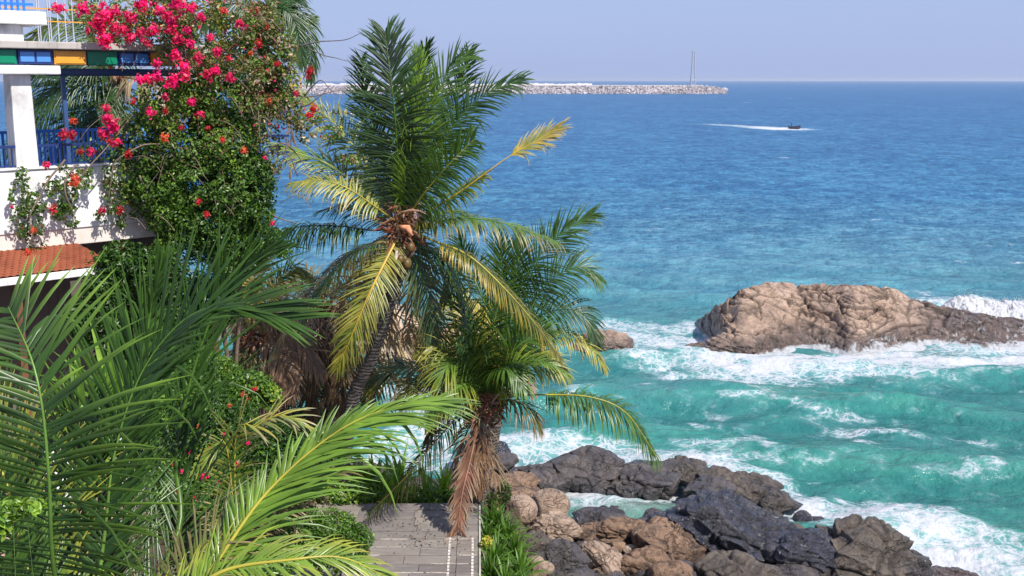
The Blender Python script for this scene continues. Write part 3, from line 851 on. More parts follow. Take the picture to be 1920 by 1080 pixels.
# ---- island rock
def island():
    fx = [1268, 1300, 1335, 1352, 1400, 1450, 1500, 1560, 1600, 1650, 1700, 1760, 1850, 1920, 2050, 2150]
    fy = [628, 632, 668, 688, 698, 684, 672, 678, 690, 682, 672, 668, 680, 672, 660, 640]
    rx = [1290, 1310, 1330, 1372, 1385, 1420, 1450, 1520, 1560, 1600, 1655, 1700, 1750, 1810, 1870, 1920, 2000, 2060, 2150]
    ry = [622, 598, 582, 560, 541, 534, 528, 532, 533, 535, 543, 556, 574, 588, 596, 601, 604, 612, 640]
    ns, nt = 420, 190
    s = np.linspace(1292, 2140, ns)
    ker = np.hanning(31); ker /= ker.sum()
    def smooth(a):
        return np.convolve(np.pad(a, 15, mode='edge'), ker, 'valid')
    Fy = smooth(np.interp(s, fx, fy)); Ry = np.interp(s, rx, ry)
    k5 = np.hanning(9); k5 /= k5.sum()
    Ry = np.convolve(np.pad(Ry, 4, mode='edge'), k5, 'valid')
    V = np.zeros((nt, ns, 3))
    for i, px in enumerate(s):
        f = PZ(px, Fy[i], -0.5)
        dd = np.interp(px, [1292, 1340, 1450, 1700, 1900, 2140], [2.0, 5.5, 8.0, 8.0, 6.0, 3.0])
        r = P(px, Ry[i], f[1] + dd * 0.62)
        b = PZ(px, 600, -0.8); b = r + (r - f) * np.array([0.7, 0.7, 0]); b[2] = -1.0
        for j in range(nt):
            t = j / (nt - 1)
            if t < 0.62:
                a = t / 0.62
                pt = f + (r - f) * a
                pt[2] = f[2] + (r[2] - f[2]) * (1 - (1 - a) ** 1.55)
            else:
                a = (t - 0.62) / 0.38
                pt = r + (b - r) * a
                pt[2] = r[2] + (b[2] - r[2]) * (a ** 1.8)
            V[j, i] = pt
    V = V.reshape(-1, 3)
    hgt = np.clip(V[:, 2] / 2.0, 0, 1)
    w = sst(-0.4, 0.6, V[:, 2])
    up = nrm(np.array([0.05, -0.5, 0.85]))
    # tilted bedding planes: ledges dipping to the right
    n1 = fbm(V * 0.28, 5, 61)
    n2 = fbm(V * 1.1, 5, 66, 0.55)
    xr = V[:, 0] * 0.94 + V[:, 1] * 0.2; zd = V[:, 2] + 0.20 * V[:, 0] - 0.10 * V[:, 1]
    el = fbm(np.column_stack([xr * 0.22, V[:, 1] * 0.35, zd * 1.15]), 6, 68, 0.58)
    el2 = 1 - np.abs(pn(np.column_stack([xr * 0.16 + 0.3 * n1, V[:, 1] * 0.3, zd * 0.8 + 0.5 * n1]), 69)) * 2
    lay = (V[:, 2] * 1.0 + V[:, 0] * 0.22 - V[:, 1] * 0.12 + n1 * 1.4 + 0.25 * n2) * 1.05
    st = lay - np.floor(lay)
    ledge = sst(0.0, 0.75, st) - sst(0.88, 1.0, st)
    rg = np.random.RandomState(12)
    cen = V.mean(0); lo = V.min(0); hi = V.max(0)
    met = np.array([0.36, 0.6, 1.5])
    shear = lambda A: np.column_stack([A[:, 0], A[:, 1], A[:, 2] + 0.28 * A[:, 0]]) * met
    cp = np.column_stack([rg.uniform(lo[0], hi[0], 230), rg.uniform(lo[1], hi[1], 230), rg.uniform(-0.5, 4.0, 230)])
    ci, ce = cells(shear(V), shear(cp), 0.9, 140)
    blk = rg.uniform(-1, 1, 230)[ci]; bedge = sst(0.10, 0.0, ce)
    q = V * 0.33 + 0.5 * np.column_stack([fbm(V * 0.5, 3, 71), fbm(V * 0.5, 3, 72), fbm(V * 0.5, 3, 73)])
    crk = np.exp(-(pn(q, 75) / 0.028) ** 2)
    crk = np.maximum(crk, np.exp(-(pn(q * np.array([0.5, 1.0, 2.6]) * 1.5, 79) / 0.035) ** 2) * (pn(q * 0.9, 80) > -0.1))
    crk = np.maximum(crk, 0.8 * np.exp(-(pn(q * np.array([0.7, 1.5, 2.8]) * 3.2, 83) / 0.05) ** 2) * (pn(q * 1.3, 84) > 0.0))
    cut = sst(0.9, 1.0, el2)
    disp = 0.28 * n1 + 0.05 * n2 + 0.38 * el + 0.22 * (ledge - 0.5) - 0.20 * crk - 0.30 * cut + 0.13 * blk * (1 - bedge) - 0.13 * bedge
    crk = np.maximum(np.maximum(crk * 0.8, cut * 0.7), 0.9 * sst(0.07, 0.0, ce))
    V = V + up * (disp * w)[:, None]
    right = sst(1690, 1800, np.tile(s, nt)) * sst(1.7, 0.5, V[:, 2])
    spl = np.maximum(right * 0.46, 0.95 * sst(0.42, -0.05, V[:, 2] - 0.25 * n1))
    spl = np.maximum(spl, 0.58 * sst(1560, 1600, np.tile(s, nt)) * sst(1740, 1660, np.tile(s, nt)) * sst(1.2, 0.3, V[:, 2]))
    o = mk('island_rock', V, grid_faces(nt, ns), M['r_island'], attrs={'crack': crk, 'foam': spl, 'wet': 0.95 * np.maximum(1.05 * sst(1660, 1800, np.tile(s, nt)) * sst(3.4, 2.0, V[:, 2]), sst(1.25, 0.45, V[:, 2] + 0.5 * n1))}, origin=tuple(PZ(1600, 660, 0)))
    tag(o, 'long brown rock island rising from white surf, cracked and layered', 'rock')
island()
def sea_rock(px, py, hw, hh, z, label, seed, **kw):
    c = PZ(px, py, z); m = np.linalg.norm(c) / F_PX
    V, F, cr = rock_shape((hw * m, hw * m * 0.6, max(hh * m, 0.3)), seed, 6, **kw)
    V = V + c
    o = mk('sea_rock', V, F, M['r_island'], attrs={'crack': cr, 'foam': 0.95 * sst(0.25, -0.1, V[:, 2] - z * 0)}, origin=c)
    tag(o, label, 'rock', 'rocks in the surf left of the island')
sea_rock(1372, 652, 56, 26, 0.35, 'dark ledged block of rock at the island\'s left foot', 401, facets=8, lumpy=0.16, layers=0.08)
sea_rock(1318, 655, 40, 12, 0.0, 'flat brown rock awash in foam left of the ledged block', 403, facets=6, lumpy=0.1, layers=0.05)
sea_rock(1128, 648, 62, 30, 0.3, 'low rounded brown rock showing past the palm fronds', 405, facets=6, lumpy=0.12, layers=0.05)
sea_rock(850, 655, 160, 40, 0.4, 'broad pale brown rock behind the tall coconut palm\'s trunk', 407, facets=9, lumpy=0.16, layers=0.06)
sea_rock(620, 625, 150, 46, 0.8, 'pinkish brown rock headland glimpsed through drooping fronds', 409, facets=9, lumpy=0.16, layers=0.06)

# surf lumps thrown up behind the island
def surf():
    rng = np.random.RandomState(9)
    mb = MB()
    env_x = [1740, 1765, 1785, 1800, 1830, 1870, 1920, 1980, 2100]
    env_y = [598, 577, 560, 550, 555, 566, 560, 572, 598]
    ns, nt = 420, 90
    ss = np.linspace(1742, 2098, ns)
    V = np.zeros((nt, ns, 3))
    for i, px in enumerate(ss):
        top = P(px, np.interp(px, env_x, env_y), 63.5)
        for j in range(nt):
            t = j / (nt - 1) * 2 - 1
            V[j, i] = [top[0], top[1] + t * 2.6, -0.25 + (top[2] * 0.9 + 0.25) * (1 - abs(t) ** 1.3)]
    V = V.reshape(-1, 3)
    n1 = fbm(V * 0.9, 6, 91, 0.62)
    n2 = np.abs(fbm(V * np.array([2.2, 2.2, 3.0]), 5, 95, 0.6))
    amp = sst(-0.2, 0.5, V[:, 2])
    V = V + (np.column_stack([fbm(V * 2.1, 4, 97), -0.6 + 0 * n1, 0.7 + 0 * n1]) * ((0.55 * n1 + 0.55 * n2) * amp)[:, None])
    mb.add(V, grid_faces(nt, ns))
    V1, F1 = ico(1)
    for q in range(500):                       # flecks breaking off the crest
        px = rng.uniform(1755, 2000); top = np.interp(px, env_x, env_y)
        c = P(px + rng.normal() * 3, top + 6 - abs(rng.normal()) * 7, 63.2 + rng.normal() * 0.9)
        mb.add(V1 * rng.uniform(0.01, 0.028) + c, F1)
    m = Mat('sea_spray')
    p = m.pos()
    nz = m.noise(p, 3.0, 6, 0.7)
    s = m.bsdf((0.60, 0.605, 0.625), 0.9, 0.1, m.bump(nz, 0.9, 0.3))
    o = mb.build('breaking_surf', m.done(s), smooth=True, cols=False)
    tag(o, 'white surf breaking behind the right end of the rock island', 'surf', kind='stuff')
surf()

# ------------------------------------------------------------------ breakwater, tower, boat
def breakwater():
    rng = np.random.RandomState(4)
    c0 = PZ(1366, 176, 0); c1 = PZ(480, 176, 0)
    r = root('breakwater', (c0 + c1) / 2, 'long pale breakwater of piled rock lying across the horizon', 'breakwater')
    ax = nrm(c1 - c0); L = np.linalg.norm(c1 - c0); nrmv = np.array([0, -1.0, 0])
    mb = MB()
    n = 110
    prof = [(-9, -1.5), (-2, 7.4), (4, 7.8), (14, -1.5)]
    V = []
    for i in range(n):
        t = i / (n - 1)
        p = c0 + ax * L * t
        sc = min(1, 0.25 + t * 16)
        for a, z in prof:
            V.append([p[0] , p[1] + a * sc + 9, z * (0.5 + 0.5 * sc) if z > 0 else z])
    mb.add(np.array(V), grid_faces(n, 4)[:, ::-1])
    mb.build('core', M['concrete'], r, cols=False)
    mb = MB()
    D, F = ico(1)
    for q in range(3600):
        t = rng.rand(); u = rng.rand()
        sc = min(1, 0.25 + t * 16)
        p = c0 + ax * L * t
        s = rng.uniform(0.8, 1.9)
        c = np.array([p[0], p[1] + (-9 + 8 * u) * sc + 9, (-0.6 + 8.6 * u) * (0.5 + 0.5 * sc)])
        V = D * (s * rng.uniform(0.7, 1.1, 3)) * (1 + 0.3 * rng.normal(size=(len(D), 1)))
        g = rng.uniform(0.4, 0.95)
        mb.add(V + c, F, np.array([0.48, 0.43, 0.45]) * g)
    o = mb.build('armour_rock', M['vcol'], r)
    tag(o, kind='stuff')
    mb = MB()
    mb.tube([c0 + ax * 25 + [0, 13, 8.2], c1 + [0, 13, 8.2]], 1.0, 4, (0.34, 0.33, 0.33))
    mb.build('parapet_wall', M['vcol'], r)
    c2 = P(1110, 155.5, 2600); c3 = P(560, 155.5, 2600)
    r2 = root('breakwater', (c2 + c3) / 2 * [1, 1, 0], 'thin grey far breakwater line just under the horizon behind the pale one', 'breakwater')
    mb = MB()
    nn = 90
    V = []
    for i in range(nn):
        p = c2 + (c3 - c2) * i / (nn - 1)
        h = 7 + rng.normal() * 0.8
        for a, z in ((-10, -1), (-3, h), (3, h), (10, -1)):
            V.append([p[0], p[1] + a, z])
    mb.add(np.array(V), grid_faces(nn, 4)[:, ::-1], (0.5, 0.46, 0.45))
    mb.build('mound', M['vcol'], r2)
breakwater()

def tower():
    b = P(1299, 158, 1163)
    b[2] = 7.6
    top = P(1299, 95, 1163)[2]
    r = root('lattice_tower', b, 'tall slim steel lattice tower on the breakwater', 'tower')
    Ht = top - b[2]
    def hw(t): return 2.6 + (1.3 - 2.6) * min(1, t / 0.62)
    for sx in (-1, 1):
        for sy in (-1, 1):
            mb = MB()
            mb.tube([b + [sx * hw(t), sy * hw(t), t * Ht] for t in np.linspace(0, 1, 9)], 0.34, 4)
            mb.build('leg', M['steel'], r, cols=False)
    lv = [0.06, 0.2, 0.34, 0.48, 0.62, 0.75, 0.88, 1.0]
    for t in lv:
        mb = MB(); w = hw(t)
        c = [b + [sx * w, sy * w, t * Ht] for sx, sy in ((-1, -1), (1, -1), (1, 1), (-1, 1))]
        for i in range(4):
            mb.tube([c[i], c[(i + 1) % 4]], 0.2 if t not in (0.2, 0.62) else 0.4, 4)
        mb.build('ring', M['steel'], r, cols=False)
    for a, t in zip(lv[:-1], lv[1:]):
        for k in range(4):
            sg = [(-1, -1), (1, -1), (1, 1), (-1, 1)]
            p0 = b + [sg[k][0] * hw(a), sg[k][1] * hw(a), a * Ht]; q = sg[(k + 1) % 4]
            p1 = b + [q[0] * hw(t), q[1] * hw(t), t * Ht]
            mb = MB(); mb.tube([p0, p1], 0.22, 4)
            mb.build('brace', M['steel'], r, cols=False)
    mb = MB(); mb.box(b + [0, 0, 0.2], (6, 6, 0.9)); mb.build('base', M['concrete'], r, cols=False)
tower()

def boat():
    c = PZ(1491, 242, 0.0)
    r = root('motorboat', c, 'small dark motorboat trailing a white wake on the open sea', 'boat')
    L = 3.1
    st = np.linspace(0, 1, 12)
    V = []
    for t in st:
        x = -L / 2 + L * t
        w = 0.95 * (1 - max(0, (t - 0.45) / 0.55) ** 2.2) + 0.02
        sh = 0.75 + 0.35 * t ** 2
        kl = -0.3 + 0.75 * max(0, (t - 0.7) / 0.3) ** 2
        for a, z in ((-1, sh), (-0.85, 0.2 + kl * 0.5), (0, kl), (0.85, 0.2 + kl * 0.5), (1, sh), (0.86, sh - 0.03), (0.7, 0.25), (-0.7, 0.25), (-0.86, sh - 0.03)):
            V.append([x, w * a, z])
    V = np.array(V)
    n, k = 12, 9
    F = []
    for i in range(n - 1):
        for j in range(k):
            F.append([i * k + j, i * k + (j + 1) % k, (i + 1) * k + (j + 1) % k, (i + 1) * k + j])
    mb = MB(); mb.add(V + c, F, (0.03, 0.035, 0.06))
    mb.add(V[:9] + c, [[0, 1, 2], [0, 2, 4], [2, 3, 4]], (0.03, 0.035, 0.06))
    mb.build('hull', M['vcol'], r)
    mb = MB(); mb.box(c + [-1.95, 0, 0.75], (0.3, 0.35, 0.7), col=(0.05, 0.05, 0.05)); mb.box(c + [-2.0, 0, 0.2], (0.18, 0.12, 0.9), col=(0.05, 0.05, 0.05))
    mb.build('outboard_motor', M['vcol'], r)
    for x in (-0.6, 0.4):
        mb = MB(); mb.box(c + [x, 0, 0.62], (0.4, 1.5, 0.08), col=(0.2, 0.12, 0.07)); mb.build('seat', M['vcol'], r)
    # helmsman
    pr = root('person', c + [-1.1, 0, 0.3], 'person in dark clothes standing at the stern of the motorboat', 'person')
    me = bpy.data.meshes.new('body')
    pts = [(0, 0, 0.85), (0, 0, 1.1), (0, 0, 1.35), (0, 0, 1.48), (0.02, 0, 1.62), (0, 0.12, 0.82), (0.02, 0.14, 0.45), (0, 0.15, 0.05), (0.12, 0.15, 0.02),
           (0, -0.12, 0.82), (0.02, -0.14, 0.45), (0, -0.15, 0.05), (0.12, -0.15, 0.02), (0, 0.2, 1.36), (0.03, 0.27, 1.1), (0.15, 0.25, 0.9), (0, -0.2, 1.36), (-0.1, -0.28, 1.1), (-0.3, -0.25, 0.9)]
    ed = [(0, 1), (1, 2), (2, 3), (3, 4), (0, 5), (5, 6), (6, 7), (7, 8), (0, 9), (9, 10), (10, 11), (11, 12), (2, 13), (13, 14), (14, 15), (2, 16), (16, 17), (17, 18)]
    me.from_pydata([(a, b_, z + 0.0) for a, b_, z in pts], ed, [])
    me.materials.append(M['navy'])
    bo = bpy.data.objects.new('body', me); COL.objects.link(bo); bo.parent = pr
    sk = bo.modifiers.new('skin', 'SKIN')
    rad = [.14, .15, .15, .06, .1, .1, .065, .045, .04, .1, .065, .045, .04, .06, .045, .035, .06, .045, .035]
    for v, q in zip(me.skin_vertices[0].data, rad): v.radius = (q, q)
    bo.modifiers.new('sub', 'SUBSURF').levels = 1
boat()
# dark rock with surf far behind the bougainvillea
c = PZ(648, 214, 0.0)
V, F, cr = rock_shape((7.5, 3.5, 1.3), 555, 5, facets=8, lumpy=0.2)
tag(mk('sea_rock', V + c, F, M['r_slate'], attrs={'crack': cr}, origin=c), 'distant dark reef with surf, seen between the bougainvillea and the tall palm', 'rock')
# ------------------------------------------------------------------ leaves
LEAF = {  # darkest greens and sheen also hold shade and gloss in their colour
    'dark': (0.017, 0.046, 0.006), 'deep': (0.031, 0.082, 0.008), 'mid': (0.066, 0.135, 0.012), 'light': (0.11, 0.21, 0.03),
    'lime': (0.20, 0.32, 0.03), 'yellow': (0.42, 0.36, 0.05), 'gold': (0.55, 0.36, 0.05), 'olive': (0.13, 0.13, 0.035),
    'brown': (0.20, 0.115, 0.05), 'dead': (0.36, 0.22, 0.14), 'pale': (0.46, 0.36, 0.24), 'red': (0.22, 0.07, 0.035), 'black': (0.02, 0.02, 0.015),
    'sheen': (0.075, 0.14, 0.05),
}
def lc(n): return np.array(LEAF[n]) if isinstance(n, str) else np.array(n, float)

def blades(p0, d0, L, W, N, droop, c0, c1=None, K=4, prof=(0.55, 1.0, 0.9, 0.6, 0.06), fold=0.25, curl=0.0):
    """vectorised strap leaves. All args arrays over m blades. Returns V (m, (K+1)*3, 3), F for one blade, C"""
    m = len(p0)
    p = np.array(p0, float); d = nrm(d0)
    N = np.broadcast_to(N, (m, 3))
    L = np.broadcast_to(L, (m,)).astype(float); W = np.broadcast_to(W, (m,)).astype(float); droop = np.broadcast_to(droop, (m,)).astype(float)
    c0 = np.broadcast_to(c0, (m, 3)); c1 = c0 if c1 is None else np.broadcast_to(c1, (m, 3))
    V = np.zeros((m, (K + 1) * 3, 3)); C = np.zeros_like(V)
    pr = np.interp(np.linspace(0, 1, K + 1), np.linspace(0, 1, len(prof)), prof)
    for k in range(K + 1):
        w = nrm(np.cross(d, N)); bad = np.linalg.norm(np.cross(d, N), axis=1) < 0.15
        if bad.any(): w[bad] = nrm(np.cross(d[bad], np.array([0.3, 0.9, 0.1])))
        nn = np.cross(w, d)
        hw = (W * pr[k] * 0.5)[:, None]
        V[:, k * 3 + 0] = p - w * hw - nn * hw * fold * 2
        V[:, k * 3 + 1] = p
        V[:, k * 3 + 2] = p + w * hw - nn * hw * fold * 2
        t = k / K
        cc = c0 + (c1 - c0) * (t ** 1.6)
        C[:, k * 3:k * 3 + 3] = cc[:, None, :]
        if k < K:
            d = nrm(d + np.array([0, 0, -1.0]) * (droop * (0.5 + 1.2 * t))[:, None] / K * 1.3 + nn * curl / K)
            p = p + d * (L / K)[:, None]
    f = []
    for k in range(K):
        b = k * 3
        f += [[b, b + 1, b + 4, b + 3], [b + 1, b + 2, b + 5, b + 4]]
    return V, np.array(f), C

def flat(V, f, C):
    m, n = V.shape[:2]
    F = (f[None] + (np.arange(m) * n)[:, None, None]).reshape(-1, f.shape[1])
    return V.reshape(-1, 3), F, C.reshape(-1, 3)

def frond_arrays(pts, rng, n=96, L=0.9, W=0.034, N=None, droop=0.35, pal=('deep', 'mid'), tip=None, rib='light', start=0.12,
                 lift=0.15, fwd=(68, 22), end=0.4, miss=0.04, r0=0.03, side=(1, 1), lside=(1, 1), jit=0.10, prof=None, K=4):
    pts = np.asarray(pts, float)
    cv = catmull(pts, 40)
    seglen = np.linalg.norm(np.diff(cv, axis=0), axis=1).sum()
    tt = np.linspace(0, 1, 40)
    T = nrm(np.gradient(cv, axis=0))
    Nh = np.array([0, 0, 1.0]) if N is None else nrm(np.asarray(N, float))
    mb = MB()
    rr = np.interp(tt, [0, 0.12, 0.6, 1], [r0 * 1.5, r0, r0 * 0.5, r0 * 0.15])
    ribc = lc(rib)
    mb.tube(cv, rr, 5, np.repeat(ribc[None], 40, 0) * np.interp(tt, [0, 1], [0.9, 1.1])[:, None], ell=0.7)
    t = np.concatenate([np.linspace(start, 0.995, n)] * 2)
    s = np.concatenate([np.ones(n), -np.ones(n)])
    t = np.clip(t + rng.normal(size=len(t)) * 0.25 / n, start, 0.998)
    keep = rng.rand(len(t)) > miss
    if side[0] < 1: keep &= ~((s > 0) & (rng.rand(len(t)) > side[0]))
    if side[1] < 1: keep &= ~((s < 0) & (rng.rand(len(t)) > side[1]))
    t, s = t[keep], s[keep]
    m = len(t)
    p = np.stack([np.interp(t, tt, cv[:, k]) for k in range(3)], 1)
    Tt = nrm(np.stack([np.interp(t, tt, T[:, k]) for k in range(3)], 1))
    S = nrm(np.cross(Tt, Nh)); Nn = np.cross(S, Tt)
    u = (t - start) / (1 - start)
    ang = np.radians(np.interp(u, [0, 0.3, 1], [fwd[0], (fwd[0] * 0.72 + fwd[1] * 0.28), fwd[1]])) + rng.normal(size=m) * jit
    Lp = L * np.interp(u, [0, 0.12, 0.35, 0.65, 0.88, 1], [0.5, 0.8, 1.0, 0.92, 0.66, end]) * (1 + rng.normal(size=m) * 0.08)
    Lp = Lp * np.where(s > 0, lside[0], lside[1])
    d = Tt * np.cos(ang)[:, None] + S * (s * np.sin(ang))[:, None] + Nn * (lift + rng.normal(size=m) * 0.08)[:, None]
    d += rng.normal(size=(m, 3)) * 0.035
    a, b = lc(pal[0]) * 0.8, lc(pal[1]) * 0.9
    q = np.clip(rng.rand(m) * 0.75 + 0.25 * (0.5 + 0.5 * np.sin(t * 21 + rng.rand() * 6)), 0, 1)[:, None]
    c0 = a + (b - a) * q
    c1 = c0 if tip is None else c0 + (lc(tip) - c0) * np.clip(0.25 + rng.rand(m) * 0.9, 0, 1)[:, None]
    brk = rng.rand(m) < 0.07
    Lp = np.where(brk, Lp * rng.uniform(0.35, 0.8, m), Lp)
    kw = {} if prof is None else {'prof': prof}
    dr = droop * (1 + rng.normal(size=m) * 0.3) + np.where(rng.rand(m) < 0.06, 1.6, 0)
    V, f, C = blades(p, d, Lp, W * (0.8 + 0.4 * rng.rand(m)), Nn, dr, c0, c1, K=K, **kw)
    return mb, (V, f, C), cv

def frond(parent, pts, seed, split=False, label=None, name='frond', **kw):
    rng = np.random.RandomState(seed)
    mb, (V, f, C), cv = frond_arrays(pts, rng, **kw)
    if split:
        o = mb.build(name, M['frond'], parent, smooth=True)
        for i in range(len(V)):
            l = mk('leaflet', V[i], f, M['frond'], o, C[i])
    else:
        v, F, c = flat(V, f, C)
        mb.add(v, F, c)
        o = mb.build(name, M['frond'], parent, smooth=True)
    if label: o['label'] = label
    return o

def trunk(parent, pts, r0, r1, seed, mat='bark', n=70, seg=12):
    cv = catmull(pts, n)
    t = np.linspace(0, 1, n)
    L = np.linalg.norm(np.diff(cv, axis=0), axis=1).sum()
    r = (r0 + (r1 - r0) * t) * (1 + 0.035 * np.abs(np.sin(t * L / 0.11 * math.pi)) )
    r = r * np.interp(t, [0, 0.06, 1], [1.35, 1.0, 1.0])
    mb = MB(); mb.tube(cv, r, seg)
    V = np.concatenate(mb.V)
    V = V + 0.02 * np.column_stack([pn(V * 5, seed), pn(V * 5, seed + 1), pn(V * 5, seed + 2)])
    mb.V = [V]
    return mb.build('trunk', M[mat], parent, smooth=True, cols=False)

def fibres(parent, c, seed, n=150, R=0.25, H=0.5, cols=('brown', 'red', 'dead'), name='crown_fibre'):
    rng = np.random.RandomState(seed)
    p0 = c + rng.normal(size=(n, 3)) * np.array([R * 0.4, R * 0.4, H * 0.3])
    d = nrm(rng.normal(size=(n, 3)) * [1, 1, 0.6] + [0, 0, 0.8])
    cs = np.array([lc(cols[i]) for i in rng.randint(0, len(cols), n)]) * rng.uniform(0.6, 1.2, (n, 1))
    V, f, C = blades(p0, d, rng.uniform(0.5, 1.2, n) * H, 0.05, np.array([0, -1.0, 0.2]), 0.7, cs, K=3)
    v, F, c_ = flat(V, f, C)
    o = mk(name, v, F, M['vcol'], parent, c_)
    o['kind'] = 'stuff'
    return o

def boots(parent, c, seed, n=9, R=0.2, H=0.45):
    """old leaf bases round the top of the trunk, one mesh each"""
    rng = np.random.RandomState(seed)
    for i in range(n):
        a = i * 2.4 + rng.rand()
        d = np.array([math.cos(a), math.sin(a), 0])
        p = c + d * R * 0.5 + [0, 0, -H * rng.rand()]
        q = p + d * R * 1.1 + [0, 0, H * 0.6]
        mb = MB(); mb.tube([p, (p + q) / 2 + d * 0.03, q], [0.06, 0.045, 0.025], 6, lc(['brown', 'dead', 'red'][i % 3]) * rng.uniform(0.6, 1.2), ell=0.5)
        mb.build('leaf_base', M['vcol'], parent, smooth=True)

def coconuts(parent, c, seed, n=9, R=0.16, col=('olive', 'gold', 'brown')):
    rng = np.random.RandomState(seed)
    D, F = ico(3)
    me = {}
    for i in range(n):
        p = c + rng.normal(size=3) * np.array([R * 0.7, R * 0.6, R])
        r = rng.uniform(0.065, 0.09)
        V = D * np.array([r, r, r * 1.25]) * (1 + 0.03 * np.cos(np.arctan2(D[:, 1], D[:, 0]) * 3))[:, None]
        cc = lc(col[i % len(col)])
        mk('coconut', V + p, F, M['husk'], parent, np.repeat(cc[None], len(V), 0))

def px_pts(spec):
    return [P(*a) for a in spec]

# ------------------------------------------------------------------ tall coconut palm in the middle
def tall_palm():
    D = 22.0
    g = P(640, 815, 24.2); g[2] = float(ground_h(g[None, :2])[0]) - 0.2
    r = root('coconut_palm', g, 'tall leaning coconut palm with a full crown, bunch of coconuts and yellow lower frond', 'palm tree')
    top = P(756, 440, D)
    trunk(r, [g, P(655, 775, 23.6), P(695, 675, 23.0), P(727, 580, 22.5), P(750, 500, 22.1), top], 0.16, 0.125, 5)
    fibres(r, top + [0, -0.05, 0.15], 3, 220, 0.3, 0.55)
    boots(r, top + [0, 0, -0.05], 4, 11, 0.2, 0.5)
    coconuts(r, P(757, 495, D - 0.3), 6, 11, 0.13, ((0.07, 0.065, 0.015), (0.09, 0.05, 0.02), (0.12, 0.075, 0.02)))
    coconuts(r, P(832, 480, D + 0.1), 7, 3, 0.08)
    coconuts(r, P(792, 446, D - 0.1), 9, 2, 0.04, ('brown', 'red'))
    mb = MB(); q = px_pts([(744, 470, D - 0.4), (742, 500, D - 0.45), (743, 522, D - 0.45)])
    mb.tube(q, [0.03, 0.06, 0.01], 7, (0.42, 0.33, 0.27)); mb.build('flower_spathe', M['vcol'], r, smooth=True)
    mb = MB(); q = px_pts([(775, 425, D - 0.2), (783, 400, D - 0.2), (790, 375, D - 0.2)])
    mb.tube(q, [0.05, 0.10, 0.02], 7, (0.62, 0.40, 0.34)); mb.build('flower_spathe', M['vcol'], r, smooth=True)
    mb = MB(); q = px_pts([(745, 425, D - 0.3), (765, 428, D - 0.5), (773, 442, D - 0.5)])
    mb.tube(q, [0.04, 0.07, 0.03], 7, (0.6, 0.25, 0.13)); mb.build('flower_spathe', M['vcol'], r, smooth=True)
    cam_up = (0, -0.95, 0.3)
    B = (756, 425, D)
    f = lambda pts, seed, **k: frond(r, px_pts([B] + pts), seed, **k)
    # back row
    f([(752, 260, D + 1.2), (775, 160, D + 1.5), (800, 85, D + 1.2)], 14, N=(0.2, -1, 0.2), L=0.8, pal=('deep', 'mid'), droop=0.15, fwd=(50, 14))
    f([(715, 300, D + 0.9), (690, 200, D + 1.0), (678, 110, D + .6)], 21, N=(-0.3, -1, 0.3), L=0.75, pal=('dark', 'sheen'), droop=0.2, fwd=(55, 25))
    f([(700, 330, D + 0.8), (640, 245, D + 1.2), (560, 175, D + 1.0)], 22, N=(-0.3, -0.5, 0.9), L=0.75, pal=('olive', 'light'), tip='yellow', droop=0.75, rib='yellow')
    f([(690, 370, D + 0.5), (620, 310, D + 0.8), (510, 272, D + 0.6)], 23, N=(0, -0.5, 0.9), L=0.75, pal=('mid', 'light'), tip='yellow', droop=0.7, rib='yellow')
    f([(790, 340, D + 0.8), (840, 240, D + 1.2), (872, 130, D + 1.0), (878, 98, D + 0.9)], 24, N=(0.3, -1, 0.4), L=0.8, pal=('deep', 'sheen'), droop=0.35, fwd=(60, 20))
    # front upright fan
    f([(746, 300, D - 0.3), (738, 190, D - 0.5), (722, 60, D - 0.2)], 31, N=(-0.15, -1, 0.15), L=1.05, n=130, pal=('black', 'deep'), tip='sheen', droop=0.3, fwd=(92, 24), W=0.042, jit=0.16, rib='mid', lift=0.05)
    f([(768, 320, D - 0.2), (784, 220, D - 0.2), (782, 105, D)], 32, N=(0.5, -1, 0.2), L=0.85, n=80, pal=('mid', 'lime'), droop=0.15, fwd=(48, 12), W=0.034, rib='light', lift=0.3)
    f([(772, 320, D - 0.1), (806, 210, D), (850, 120, D + 0.1), (882, 104, D + 0.1)], 33, N=(0.4, -1, 0.3), L=0.85, n=80, pal=('mid', 'sheen'), tip='light', droop=0.3, fwd=(62, 18), W=0.032, rib='mid')
    f([(790, 350, D), (845, 245, D - 0.1), (905, 180, D - 0.1), (980, 148, D)], 34, N=(0.2, -0.9, 0.5), L=0.75, n=76, pal=('dark', 'deep'), tip='sheen', droop=0.45, fwd=(70, 20), rib='mid')
    f([(790, 370, D - 0.4), (840, 310, D - 0.8), (888, 262, D - 1.0)], 35, N=(0.2, -0.8, 0.5), L=0.8, n=70, pal=('deep', 'light'), tip='light', droop=0.6, fwd=(70, 30), rib='yellow')
    f([(800, 400, D - 0.2), (850, 368, D - 0.4), (905, 330, D - 0.5)], 36, N=(0, -0.5, 0.8), L=0.62, n=50, pal=('deep', 'mid'), tip='yellow', droop=0.9, rib='gold')
    f([(850, 368, D - 0.4), (910, 325, D - 0.5), (960, 290, D - 0.5), (1046, 240, D - 0.4)], 37, N=(0, -0.8, 0.6), L=0.5, n=44, start=0.72, pal=('light', 'gold'), tip='pale', droop=0.35, fwd=(38, 14), rib='gold', r0=0.035, end=0.7)
    # left side
    f([(700, 385, D - 0.2), (650, 352, D - 0.3), (600, 338, D - 0.3), (545, 345, D - 0.2)], 41, N=(0, -0.6, 0.8), L=0.62, n=64, start=0.25, pal=('light', 'yellow'), tip='pale', droop=1.2, rib='yellow', fwd=(75, 35))
    f([(700, 432, D), (640, 424, D), (570, 424, D), (505, 436, D)], 42, N=(0, -0.3, 1), L=0.8, n=64, start=0.3, pal=('dark', 'deep'), droop=1.9, rib='black', fwd=(80, 50), jit=0.2)
